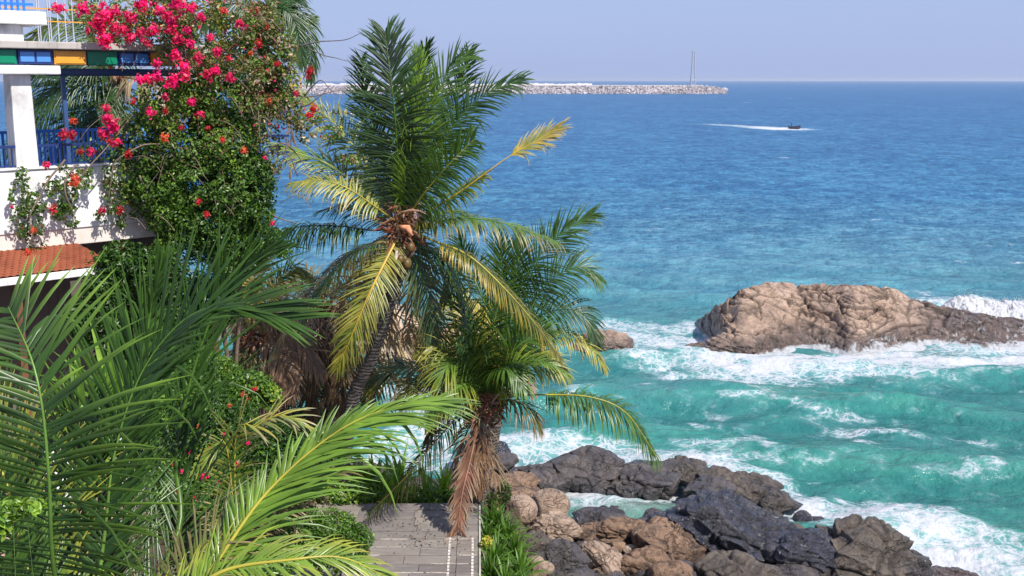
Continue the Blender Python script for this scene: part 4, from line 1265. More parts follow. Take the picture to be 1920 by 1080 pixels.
    f([(705, 410, D + 0.6), (660, 385, D + 1), (600, 395, D + 1.2)], 43, N=(0, -0.4, 1), L=0.65, n=50, pal=('deep', 'sheen'), droop=1.0)
    f([(705, 455, D - 0.2), (655, 480, D - 0.4), (600, 545, D - 0.5), (560, 620, D - 0.4)], 44, N=(-0.5, -0.4, 0.8), L=0.75, n=70, pal=('dark', 'deep'), tip='brown', droop=1.1, rib='black')
    f([(690, 460, D + 0.3), (620, 500, D + 0.4), (550, 590, D + 0.4), (498, 690, D + 0.4)], 45, N=(-0.6, -0.3, 0.8), L=0.7, n=70, pal=('dark', 'olive'), tip='dead', droop=1.2, rib='brown')
    f([(722, 490, D - 0.5), (688, 560, D - 0.9), (655, 640, D - 1.0), (632, 690, D - 0.9)], 46, N=(-0.1, -1, 0.25), L=0.72, n=100, start=0.1, pal=('mid', 'yellow'), tip='olive', droop=0.35, rib='gold', fwd=(68, 22), r0=0.04, lift=0.0)
    # right side
    f([(800, 425, D - 0.2), (860, 408, D - 0.3), (950, 420, D - 0.4), (1050, 455, D - 0.3)], 51, N=(0, -0.3, 1), L=0.7, n=70, pal=('mid', 'light'), tip='dead', droop=1.4, rib='light', fwd=(75, 35))
    f([(810, 450, D - 0.2), (880, 480, D - 0.5), (950, 545, D - 0.6), (1010, 615, D - 0.5), (1052, 672, D - 0.4)], 52, N=(0.5, -0.3, 0.9), L=0.62, n=120, start=0.2, pal=('deep', 'olive'), tip='gold', droop=1.5, rib='yellow', fwd=(75, 40), r0=0.04)
    f([(790, 460, D + 0.2), (850, 500, D + 0.2), (870, 570, D + 0.3), (880, 650, D + 0.3)], 53, N=(0.5, -0.3, 0.8), L=0.75, n=60, pal=('dark', 'deep'), tip='sheen', droop=0.8)
    f([(775, 480, D + 0.1), (800, 550, D + 0.2), (810, 640, D + 0.3)], 54, N=(0.3, -0.9, 0.3), L=0.8, n=60, pal=('dark', 'sheen'), tip='olive', droop=0.7)
    f([(780, 470, D + 0.5), (840, 500, D + 0.9), (840, 560, D + 1)], 55, N=(0.3, -0.9, 0.3), L=0.8, n=60, pal=('dark', 'deep'), tip='olive', droop=0.9)
    f([(810, 405, D + 0.5), (860, 395, D + 0.9), (900, 420, D + 1)], 56, N=(0, -0.3, 1), L=0.65, n=50, pal=('dark', 'mid'), droop=1.0)
    # dead thatch hanging
    rng = np.random.RandomState(77)
    for i in range(6):
        x = 640 + i * 32 + rng.uniform(-8, 8)
        y = 620 + rng.uniform(-30, 60)
        f([((756 + x) / 2, 490, D + 0.6), (x + (8 if x > 750 else -8), 560, D + 1.0), (x, y, D + 1.1)], 60 + i, N=(0, -0.9, 0.4), L=0.7, n=50, pal=('brown', 'dead'), tip='pale', droop=1.2, rib='brown', name='dry_frond', miss=0.25, jit=0.3)
tall_palm()

def low_palm():
    D = 22.9
    g = P(892, 935, 24.3); g[2] = float(ground_h(g[None, :2])[0]) - 0.2
    r = root('coconut_palm', g, 'low coconut palm beyond the deck with a dead reddish frond hanging onto the boards', 'palm tree')
    top = P(908, 765, D)
    trunk(r, [g, P(890, 860, 23.5), P(897, 810, 23.1), top], 0.17, 0.13, 15)
    fibres(r, top + [0, -0.1, 0.05], 13, 260, 0.4, 0.5)
    boots(r, top, 14, 13, 0.28, 0.45)
    coconuts(r, P(898, 788, D - 0.3), 16, 4, 0.07, ('light', 'olive', 'lime'))
    coconuts(r, P(880, 788, D - 0.2), 18, 2, 0.05, ('olive', 'brown'))
    B = (910, 752, D)
    f = lambda pts, seed, **k: frond(r, px_pts([B] + pts), seed, **k)
    f([(960, 742, D - 0.1), (1030, 740, D - 0.2), (1110, 745, D - 0.3), (1175, 775, D - 0.3), (1232, 858, D - 0.2)], 101, N=(0.2, -0.3, 1), L=0.95, n=110, start=0.3, pal=('deep', 'mid'), tip='light', droop=1.7, rib='yellow', fwd=(78, 34), r0=0.035, W=0.034)
    f([(958, 752, D - 0.2), (990, 765, D - 0.4), (1012, 800, D - 0.4)], 102, N=(0.2, -0.3, 1), L=0.75, n=42, pal=('deep', 'olive'), tip='dead', droop=1.6, rib='olive', jit=0.25)
    f([(885, 700, D - 0.2), (860, 655, D - 0.4), (825, 640, D - 0.5), (800, 655, D - .6)], 103, N=(-0.2, -0.6, 0.8), L=1.0, n=84, pal=('mid', 'olive'), tip='yellow', droop=1.0, rib='light')
    f([(880, 705, D - 0.4), (855, 680, D - 0.7), (835, 690, D - 1.0), (828, 720, D - 1.2)], 104, N=(-0.2, -0.7, 0.6), L=1.0, n=84, pal=('mid', 'light'), tip='yellow', droop=0.9, rib='light')
    f([(860, 780, D - 0.2), (815, 830, D - 0.4), (760, 895, D - 0.5), (690, 965, D - 0.5)], 105, N=(-0.2, -0.3, 1), L=0.7, n=74, start=0.12, pal=('dark', 'deep'), tip='brown', droop=1.6, rib='brown', fwd=(80, 45))
    f([(885, 720, D + 0.3), (830, 690, D + 0.6), (750, 690, D + 0.8), (690, 720, D + 0.8)], 106, N=(0, -0.5, 0.9), L=1.0, n=80, pal=('deep', 'olive'), tip='yellow', droop=0.8)
    f([(935, 700, D - 0.2), (970, 650, D - 0.3), (1020, 620, D - 0.3)], 107, N=(0.2, -0.8, 0.6), L=0.95, n=80, pal=('dark', 'mid'), tip='light', droop=0.8)
    f([(930, 710, D - 0.3), (975, 680, D - 0.6), (1030, 680, D - 0.8), (1060, 700, D - 0.8)], 108, N=(0.2, -0.6, 0.8), L=0.8, n=70, pal=('mid', 'light'), tip='yellow', droop=0.9)
    f([(915, 690, D), (925, 610, D + 0.2), (945, 540, D + 0.3)], 109, N=(0.1, -1, 0.3), L=0.75, n=60, pal=('dark', 'deep'), tip='mid', droop=0.4)
    f([(895, 690, D + 0.1), (870, 600, D + 0.1), (858, 560, D + 0.1)], 110, N=(-0.1, -1, 0.3), L=0.75, n=60, pal=('dark', 'mid'), tip='light', droop=0.5)
    f([(860, 730, D - 0.2), (800, 720, D - 0.4), (750, 745, D - 0.5)], 111, N=(0, -0.5, 0.9), L=0.9, n=70, pal=('mid', 'olive'), tip='dead', droop=0.9)
    f([(890, 730, D + 0.8), (840, 650, D + 1.2), (770, 615, D + 1.4)], 112, N=(-0.2, -0.6, 0.8), L=0.7, n=50, pal=('olive', 'gold'), tip='dead', droop=0.9, rib='gold')
    f([(940, 740, D + 0.3), (985, 715, D + 0.5), (1000, 740, D + 0.6)], 113, N=(0, -0.5, 0.9), L=0.45, n=30, pal=('brown', 'dead'), tip='pale', droop=0.9, rib='brown', name='dry_frond')
    f([(880, 720, D - 0.5), (840, 740, D - 1.0), (800, 790, D - 1.2)], 121, N=(-0.2, -0.6, 0.7), L=0.7, n=70, pal=('deep', 'light'), tip='yellow', droop=0.9)
    f([(925, 700, D - 0.5), (950, 690, D - 1.0), (985, 730, D - 1.3)], 122, N=(0.2, -0.6, 0.7), L=0.7, n=70, pal=('deep', 'mid'), tip='light', droop=0.9)
    f([(905, 690, D - 0.3), (895, 650, D - 0.6), (870, 630, D - 0.9)], 123, N=(0, -0.9, 0.5), L=0.75, n=70, pal=('deep', 'mid'), tip='sheen', droop=0.6)
    f([(925, 690, D + 0.3), (960, 640, D + 0.3), (985, 600, D + 0.3)], 124, N=(0, -0.9, 0.5), L=0.75, n=70, pal=('dark', 'mid'), tip='light', droop=0.6)
    f([(870, 745, D + 0.4), (830, 770, D + 0.5), (800, 830, D + 0.5)], 125, N=(-0.2, -0.6, 0.7), L=0.6, n=60, pal=('dark', 'olive'), tip='dead', droop=1.1)
    f([(897, 800, D - 0.4), (880, 870, D - 0.65), (866, 930, D - 0.85), (859, 992, D - 1.0)], 114, N=(0, -1, 0.1), L=0.52, n=130, pal=((0.13, 0.05, 0.03), 'red'), tip='pale', droop=0.7, rib='dead', name='dead_frond', label='dead reddish brown frond hanging down the trunk', fwd=(46, 34), end=1.1, lift=0, r0=0.028, jit=0.2)
    f([(898, 795, D - 0.5), (905, 850, D - 0.6), (900, 925, D - 0.6)], 117, N=(0, -1, 0.3), L=0.5, n=60, pal=((0.13, 0.05, 0.03), 'brown'), tip='dead', droop=1.3, rib='brown', name='dry_frond', miss=0.2, jit=0.3)
    f([(905, 800, D - 0.2), (915, 850, D - 0.2), (935, 905, D - 0.2)], 115, N=(0, -1, 0.3), L=0.6, n=36, pal=('brown', 'dead'), tip='pale', droop=1.3, rib='brown', name='dry_frond', miss=0.3, jit=0.3)
    f([(880, 800, D + 0.1), (862, 850, D + 0.2), (850, 900, D + 0.2)], 116, N=(0, -1, 0.3), L=0.6, n=36, pal=('brown', 'dead'), tip='pale', droop=1.3, rib='brown', name='dry_frond', miss=0.3, jit=0.3)
low_palm()

def mid_palm():
    D = 25.5
    b = P(893, 860, D + 0.8)
    g = np.array([b[0], b[1], float(ground_h(b[None, :2])[0]) - 0.2])
    r = root('coconut_palm', g, 'coconut palm behind the low one, its dark green fan spreading right over the sea', 'palm tree')
    top = P(938, 640, D)
    trunk(r, [g, (g + top) / 2 + [0.15, 0, 0], top], 0.19, 0.14, 25)
    boots(r, top, 24, 8, 0.2, 0.4)
    B = (940, 625, D)
    f = lambda pts, seed, **k: frond(r, px_pts([B] + pts), seed, **k)
    f([(965, 560, D), (1000, 495, D - 0.2), (1050, 440, D - 0.2), (1113, 400, D - 0.1)], 201, N=(0.1, -0.9, 0.5), L=0.95, n=80, pal=('deep', 'mid'), tip='sheen', droop=0.4, fwd=(66, 16), rib='mid')
    f([(985, 580, D - 0.2), (1040, 520, D - 0.4), (1090, 500, D - 0.4), (1124, 525, D - 0.3)], 202, N=(0.1, -0.7, 0.7), L=0.9, n=76, pal=('deep', 'sheen'), tip='mid', droop=0.75, rib='mid')
    f([(990, 600, D - 0.2), (1050, 580, D - 0.3), (1095, 590, D - 0.3), (1118, 640, D - 0.3)], 203, N=(0.1, -0.7, 0.7), L=0.85, n=70, pal=('dark', 'sheen'), tip='deep', droop=0.9, rib='deep')
    f([(1000, 630, D - 0.3), (1060, 625, D - 0.4), (1105, 650, D - 0.5), (1135, 690, D - 0.5)], 204, N=(0.1, -0.5, 0.8), L=0.6, n=60, pal=('light', 'yellow'), tip='gold', droop=1.2, rib='yellow')
    f([(945, 560, D + 0.1), (940, 500, D + 0.2), (935, 445, D + 0.2)], 205, N=(0, -1, 0.3), L=0.8, n=60, pal=('deep', 'mid'), droop=0.35, fwd=(52, 14))
    f([(955, 560, D + 0.2), (970, 500, D + 0.2), (975, 440, D + 0.3)], 206, N=(0.1, -1, 0.3), L=0.75, n=60, pal=('deep', 'sheen'), droop=0.35, fwd=(52, 14))
    f([(910, 570, D), (880, 500, D + 0.2), (860, 450, D + 0.3)], 207, N=(-0.2, -1, 0.3), L=0.75, n=60, pal=('dark', 'deep'), droop=0.5)
    f([(900, 600, D - 0.2), (850, 570, D - 0.3), (810, 590, D - 0.3)], 208, N=(0, -0.6, 0.8), L=0.75, n=60, pal=('mid', 'yellow'), tip='gold', droop=0.9)
    f([(890, 600, D - 0.6), (868, 580, D - 0.8), (850, 610, D - 0.9)], 209, N=(0, -0.8, 0.6), L=0.5, n=40, pal=('yellow', 'pale'), tip='gold', droop=0.9, rib='yellow')
    f([(925, 590, D - 0.6), (915, 572, D - 0.8), (905, 600, D - 0.9)], 210, N=(0, -0.8, 0.6), L=0.5, n=40, pal=('lime', 'yellow'), tip='gold', droop=0.9, rib='yellow')
    f([(900, 640, D), (840, 650, D), (790, 690, D)], 211, N=(0, -0.6, 0.8), L=0.8, n=60, pal=('dark', 'deep'), tip='olive', droop=0.9)
    f([(960, 660, D), (1010, 660, D), (1050, 700, D)], 212, N=(0, -0.6, 0.8), L=0.7, n=60, pal=('dark', 'deep'), tip='olive', droop=0.9)
mid_palm()

def skirt_palm(B, D, gpx, label, seed, specs, tr=(0.2, 0.15), bend=0.2):
    b = P(*gpx)
    g = np.array([b[0], b[1], float(ground_h(b[None, :2])[0]) - 0.2])
    r = root('coconut_palm', g, label, 'palm tree')
    top = P(B[0], B[1], D)
    trunk(r, [g, (g + top) / 2 + [bend, 0, 0], top], tr[0], tr[1], seed)
    fibres(r, top, seed + 1, 90, 0.3, 0.45)
    boots(r, top, seed + 2, 8, 0.22, 0.4)
    for i, (pts, k) in enumerate(specs):
        frond(r, px_pts([(B[0], B[1] - 8, D)] + pts), seed + 10 + i, **k)
    return r

dead = dict(N=(0, -0.7, 0.7), L=0.9, n=70, pal=('brown', 'dead'), tip='dead', droop=1.3, rib='brown', name='dry_frond', miss=0.1, jit=0.25, W=0.045)
oliv = dict(N=(0, -0.6, 0.8), L=0.9, n=70, pal=('dark', 'olive'), tip='dead', droop=1.2, rib='olive', jit=0.15)
D = 26.0
skirt_palm((610, 585), D, (600, 760, D + 0.3), 'coconut palm wearing a skirt of dry brown fronds, left of the tall one\'s trunk', 300, [
    ([(560, 560, D - 0.3), (520, 600, D - 0.5), (500, 690, D - 0.5)], dict(oliv, tip='dead')),
    ([(570, 600, D - 0.5), (545, 660, D - 0.6), (540, 750, D - 0.6)], dead),
    ([(600, 620, D - 0.6), (590, 690, D - 0.7), (585, 780, D - 0.6)], dict(dead, pal=('black', 'brown'))),
    ([(630, 610, D - 0.5), (640, 680, D - 0.6), (640, 770, D - 0.5)], dict(dead, pal=('black', 'brown'))),
    ([(660, 580, D - 0.2), (720, 580, D - 0.3), (790, 620, D - 0.3)], dict(dead, pal=('dead', 'pale'), droop=0.9)),
    ([(660, 600, D), (700, 620, D), (760, 640, D)], dict(dead, pal=('dead', 'pale'), droop=0.7)),
    ([(670, 610, D - 0.2), (730, 640, D - 0.3), (800, 650, D - 0.3), (850, 660, D - .3)], dict(dead, pal=('olive', 'pale'), droop=0.6, rib='pale')),
    ([(660, 630, D - 0.2), (720, 700, D - 0.2), (780, 720, D - 0.3)], dict(oliv, pal=('dark', 'olive'))),
    ([(640, 540, D + 0.2), (680, 500, D + 0.4), (730, 500, D + 0.4)], dict(oliv, droop=0.8)),
    ([(590, 540, D + 0.4), (560, 520, D + 0.6), (520, 540, D + 0.6)], dict(oliv, droop=0.9)),
    ([(650, 650, D + 0.3), (690, 700, D + 0.3), (700, 760, D + 0.2)], dict(dead, pal=('black', 'olive'))),
    ([(560, 640, D + 0.3), (530, 700, D + 0.3), (520, 760, D + 0.2)], dict(dead, pal=('black', 'brown'))),
])
D = 24.0
skirt_palm((470, 640), D, (455, 800, D + 0.2), 'short coconut palm with pale tattered fronds behind the brown wooden post', 350, [
    ([(430, 600, D), (390, 610, D), (350, 660, D)], dict(oliv, L=0.7)),
    ([(480, 590, D), (520, 580, D), (570, 610, D)], dict(dead, pal=('olive', 'pale'), L=0.7)),
    ([(450, 590, D), (420, 580, D), (380, 590, D)], dict(dead, pal=('dead', 'pale'), L=0.6)),
    ([(500, 640, D), (530, 680, D), (545, 740, D)], dict(dead, L=0.7)),
    ([(470, 680, D - .3), (480, 720, D - .4), (510, 760, D - .4)], dict(oliv, L=0.6)),
    ([(440, 670, D - .3), (420, 700, D - .4), (390, 740, D - .4)], dict(oliv, L=0.6)),
    ([(520, 610, D + .3), (560, 640, D + .4), (600, 700, D + .4)], dict(dead, L=0.7)),
    ([(475, 570, D), (480, 500, D), (500, 455, D)], dict(oliv, pal=('olive', 'yellow'), tip='pale', droop=0.8, L=0.6)),
    ([(455, 570, D), (440, 510, D), (420, 470, D)], dict(oliv, pal=('olive', 'light'), droop=0.8, L=0.6)),
    ([(490, 580, D), (520, 530, D), (550, 500, D), (580, 520, D)], dict(oliv, pal=('mid', 'olive'), tip='yellow', droop=0.9, L=0.55)),
], bend=0.1)
D = 27.5
up = dict(N=(0.1, -0.8, 0.5), L=0.8, n=66, pal=('dark', 'deep'), tip='sheen', droop=0.8, rib='dark')
skirt_palm((490, 30), D, (440, 700, D), 'very tall dark palm rising behind the bougainvillea', 380, [
    ([(530, 0, D), (560, -40, D)], up), ([(525, 10, D), (560, 20, D), (583, 90, D), (580, 150, D)], dict(up, droop=1.2, L=0.65)),
    ([(520, -10, D + .3), (535, -60, D + .3)], up), ([(530, 15, D - .3), (555, 45, D - .4), (568, 120, D - .4)], dict(up, L=0.6, droop=1.1)),
    ([(525, 20, D + .3), (560, 45, D + .4), (590, 35, D + .4)], dict(up, pal=('olive', 'light'), L=0.4)),
    ([(480, 60, D), (460, 120, D), (450, 190, D)], dict(up, L=0.8)), ([(470, 10, D), (420, 10, D), (380, 50, D)], up),
    ([(500, 80, D), (505, 150, D), (500, 220, D)], dict(up, pal=('olive', 'brown'))), ([(530, 60, D), (545, 150, D + .2), (545, 330, D + .3)], dict(dead, pal=('brown', 'dead'), L=0.4, n=30)),
], bend=0.0)
D = 26.5
skirt_palm((215, 150), D, (200, 500, D), 'dark palm filling the gap behind the terrace column', 410, [
    ([(160, 60, D), (110, 40, D), (50, 80, D)], dict(up, pal=('deep', 'olive'), tip='light', droop=0.9)), ([(200, 80, D), (190, 40, D), (150, 10, D)], dict(up, pal=('deep', 'light'))),
    ([(250, 80, D), (300, 50, D), (370, 80, D)], up), ([(170, 150, D - .3), (120, 160, D - .5), (70, 200, D - .5)], dict(up, L=1.0)),
    ([(180, 190, D - .3), (140, 230, D - .5), (95, 300, D - .5)], dict(up, L=1.0)), ([(230, 190, D - .3), (235, 240, D - .5), (240, 310, D - .5)], dict(up, L=0.9)),
    ([(200, 190, D - .3), (185, 240, D - .5), (160, 310, D - .5)], dict(up, L=0.9)), ([(260, 150, D - .3), (300, 170, D - .5), (330, 230, D - .5)], dict(dead, pal=('olive', 'pale'))),
    ([(150, 120, D + .3), (90, 130, D + .5), (40, 150, D + .5)], dict(up, L=1.0)), ([(150, 170, D + .3), (80, 220, D + .5), (20, 290, D + .5)], dict(up, L=1.0)),
    ([(180, 120, D - .6), (130, 110, D - .6), (80, 130, D - .7)], dict(up, L=0.8)), ([(190, 220, D - .6), (200, 260, D - .6), (190, 330, D - .7)], dict(up, L=0.9)),
], bend=0.3)

# ------------------------------------------------------------------ near palm at the left
def near_palm():
    D = 6.2
    g = P(140, 1500, D + 0.3); g[2] = 7.2
    r = root('coconut_palm', g, 'young coconut palm in the near left corner with long glossy dark green fronds', 'palm tree')
    top = P(160, 1290, D)
    trunk(r, [g, (g + top) / 2, top], 0.16, 0.12, 35)
    boots(r, top, 34, 8, 0.15, 0.3)
    f = lambda pts, seed, **k: frond(r, px_pts([(160, 1270, D)] + pts), seed, **k)
    kw = dict(W=0.025, K=5)
    f([(105, 1090, D - 0.5), (92, 900, D - 0.7), (80, 770, D - 0.7), (58, 670, D - 0.6), (15, 575, D - 0.4)], 501, N=(0.05, -0.85, 0.5), L=0.86, n=76, split=True, start=0.16, pal=('dark', 'deep'), tip='lime', droop=0.25, rib='light', fwd=(82, 46), r0=0.022, lift=0.2, end=0.3, **kw)
    f([(195, 1010, D + 0.3), (215, 850, D + 0.4), (265, 700, D + 0.5), (345, 600, D + 0.5), (430, 572, D + 0.5), (545, 600, D + 0.5)], 502, N=(0.1, -0.7, 0.7), L=1.0, n=76, split=True, start=0.2, pal=('dark', 'deep'), tip='mid', droop=0.16, rib='light', lside=(0.66, 0.8), jit=0.05, fwd=(44, 16), r0=0.016, lift=0.25, **kw)
    f([(290, 1150, D + 0.2), (385, 1080, D + 0.5), (490, 935, D + 0.8), (600, 832, D + 1.0), (700, 775, D + 1.1), (830, 745, D + 1.2)], 503, N=(0.0, -0.7, 0.75), L=0.75, n=110, lside=(1.0, 0.42), start=0.18, pal=('mid', 'lime'), tip='light', droop=0.42, rib='yellow', fwd=(44, 12), r0=0.024, lift=0.12, **kw)
    # back row, one mesh per frond
    kb = dict(W=0.017, K=4, n=84)
    f([(330, 1010, D + 0.9), (330, 840, D + 1.2), (380, 640, D + 1.4), (440, 520, D + 1.4), (520, 460, D + 1.3)], 504, N=(0.1, -0.9, 0.4), L=0.8, pal=('dark', 'deep'), tip='mid', droop=0.15, rib='mid', fwd=(36, 10), lift=0.2, **kb)
    f([(240, 950, D + 0.9), (250, 760, D + 1.1), (275, 620, D + 1.2), (300, 500, D + 1.2)], 505, N=(0.1, -0.95, 0.3), L=0.6, pal=('dark', 'deep'), tip='light', droop=0.12, rib='mid', fwd=(30, 8), **kb)
    f([(60, 1100, D + 0.2), (10, 900, D + 0.4), (-50, 790, D + 0.5)], 507, N=(-0.1, -0.8, 0.6), L=0.8, pal=('mid', 'light'), tip='yellow', droop=0.4, rib='yellow', fwd=(60, 22), **kb)
    f([(40, 1150, D), (-30, 1050, D), (-120, 980, D)], 508, N=(0, -0.5, 0.8), L=0.8, pal=('deep', 'mid'), tip='light', droop=0.3, rib='mid', fwd=(60, 22), **kb)
    f([(250, 1180, D), (330, 1130, D + 0.1), (420, 1070, D + 0.2), (540, 1050, D + 0.2), (640, 1045, D + 0.3), (725, 1082, D + 0.4)], 509, N=(0, -0.5, 0.85), L=0.42, pal=('light', 'lime'), tip='yellow', droop=0.6, rib='yellow', fwd=(60, 25), **kb)
    f([(300, 1130, D + 0.4), (400, 1010, D + 0.7), (520, 930, D + 0.9), (640, 880, D + 1.0)], 510, N=(0, -0.5, 0.85), L=0.42, pal=('mid', 'olive'), tip='dead', droop=0.7, rib='olive', fwd=(60, 20), **kb)
    f([(120, 1150, D + 0.6), (60, 960, D + 1.0), (20, 800, D + 1.2), (-40, 700, D + 1.2)], 512, N=(0, -0.8, 0.5), L=0.8, pal=('black', 'deep'), tip='mid', droop=0.3, rib='olive', fwd=(65, 22), **kb)
    f([(150, 1120, D + 0.4), (150, 1010, D + 0.6), (140, 900, D + 0.7), (150, 780, D + 0.8)], 514, N=(0, -0.9, 0.4), L=0.75, pal=('black', 'dark'), tip='deep', droop=0.2, rib='olive', fwd=(60, 22), **kb)
near_palm()

def wild_palm(D, base, fronds, label, seed):
    g = P(*base); g[2] = float(ground_h(g[None, :2])[0]) - 0.1
    r = root('palm_sapling', g, label, 'palm')
    for i, (pts, k) in enumerate(fronds):
        frond(r, [g] + px_pts(pts), seed + i, **k)
    return r
wild_palm(13.5, (445, 930, 14.2), [
    ([(440, 850, 13.8), (480, 800, 13.6), (530, 778, 13.5), (585, 805, 13.4)], dict(N=(0, -0.6, 0.8), L=0.62, n=50, start=0.4, pal=('light', 'yellow'), tip='pale', droop=0.35, rib='yellow', W=0.03)),
    ([(430, 870, 13.8), (400, 850, 13.6), (370, 880, 13.5)], dict(N=(0, -0.6, 0.8), L=0.5, n=40, start=0.3, pal=('mid', 'light'), tip='yellow', droop=0.5, rib='yellow')),
], 'palm sapling with one pale yellow green frond arching above the flowering hedge', 600)
# ------------------------------------------------------------------ shrubs and climbers
def leaf_cloud(blobs, n, size, pal, rng, gap=0.0, freq=1.6, shell=0.45, out=0.8):
    """blobs: (centre, (rx,ry,rz), weight). pal: list of (colour, weight)."""
    w = np.array([b[2] for b in blobs], float); w /= w.sum()
    idx = rng.choice(len(blobs), n, p=w)
    C = np.array([b[0] for b in blobs])[idx]; R = np.array([b[1] for b in blobs])[idx]
    d = nrm(rng.normal(size=(n, 3)))
    rr = shell + (1 - shell) * rng.rand(n) ** 0.7
    rr = rr * (1 + 0.22 * pn(d * 2.2 + idx[:, None] * 3.1, 5))
    p = C + d * R * rr[:, None]
    if gap:
        k = pn(p * freq, 8) + 0.5 * pn(p * freq * 2.7, 9) > (-0.7 + gap)
        p, d = p[k], d[k]
    m = len(p)
    nrmv = nrm(d * out + rng.normal(size=(m, 3)) * 0.6 + [0, 0, 0.4])
    a = nrm(np.cross(nrmv, rng.normal(size=(m, 3)))); b = np.cross(nrmv, a)
    s = size * rng.uniform(0.6, 1.3, m)[:, None]
    V = np.stack([p - a * s * 0.5, p - b * s * 0.32 + nrmv * s * 0.12, p + a * s * 0.55 - nrmv * s * 0.08, p + b * s * 0.32 + nrmv * s * 0.12], 1).reshape(-1, 3)
    i = np.arange(m)[:, None] * 4
    F = np.concatenate([i + [0, 1, 2], i + [0, 2, 3]])
    cs = np.array([lc(c) for c, _ in pal]); cw = np.array([q for _, q in pal], float)
    # colour changes in patches as well as leaf by leaf
    g = np.clip(0.5 + 0.5 * pn(p * 1.1, 14) + rng.normal(size=m) * 0.22, 0, 0.999)
    cum = np.cumsum(cw / cw.sum())
    ci = np.searchsorted(cum, g)
    ci = np.clip(ci, 0, len(cs) - 1)
    col = cs[ci] * rng.uniform(0.7, 1.35, (m, 1))
    return V, F, np.repeat(col, 4, 0)

def bract_cluster(name, seed, col, r=1.0, n=95):
    rng = np.random.RandomState(seed)
    d = nrm(rng.normal(size=(n, 3))); rr = 0.25 + 0.85 * rng.rand(n) ** 1.2; rr = rr * (1 + 0.4 * pn(d * 1.6 + seed, 3))
    p = d * rr[:, None] * np.array([1, 1, 0.85])
    nv = nrm(d + rng.normal(size=(n, 3)) * 0.5)
    a = nrm(np.cross(nv, rng.normal(size=(n, 3)))); b = np.cross(nv, a)
    s = rng.uniform(0.34, 0.62, n)[:, None]
    V = np.stack([p - a * s * 0.5, p - b * s * 0.4 + nv * s * 0.25, p + a * s * 0.55, p + b * s * 0.4 + nv * s * 0.25], 1).reshape(-1, 3) * r
    i = np.arange(n)[:, None] * 4
    F = np.concatenate([i + [0, 1, 2], i + [0, 2, 3]])
    c = np.array(col) * rng.uniform(0.5, 1.35, (n, 1)); fd = rng.rand(n, 1) < 0.12; c = np.where(fd, c * 0.5 + [0.25, 0.12, 0.10], c); c[:, 1] *= rng.uniform(0.4, 2.0, n)
    return mesh_data(name, V, F, M['petal'], np.repeat(c, 4, 0))
PET = {'m': (0.80, 0.015, 0.19), 'c': (0.70, 0.018, 0.13), 'r': (0.62, 0.02, 0.045), 'o': (0.66, 0.09, 0.05)}
CL = {k: [bract_cluster('flower_cluster', 700 + i + ord(k), v) for i in range(3)] for k, v in PET.items()}
def flower(parent, p, r, kind, i):
    o = bpy.data.objects.new('flower_cluster', CL[kind][i % 3])
    COL.objects.link(o)
    b = base_of(parent)
    o.parent = parent
    o.location = tuple(p - b)
    o.scale = (r, r, r * (0.8 + 0.3 * ((i * 7) % 5) / 5))
    o.rotation_euler = (i * 1.3, i * 2.1, i * 0.7)
    return o

def ell(px, py, D, rx, ry, dp, w=1.0):
    m = D / F_PX
    return (P(px, py, D), (rx * m, dp, ry * m), w * rx * ry / 2000)

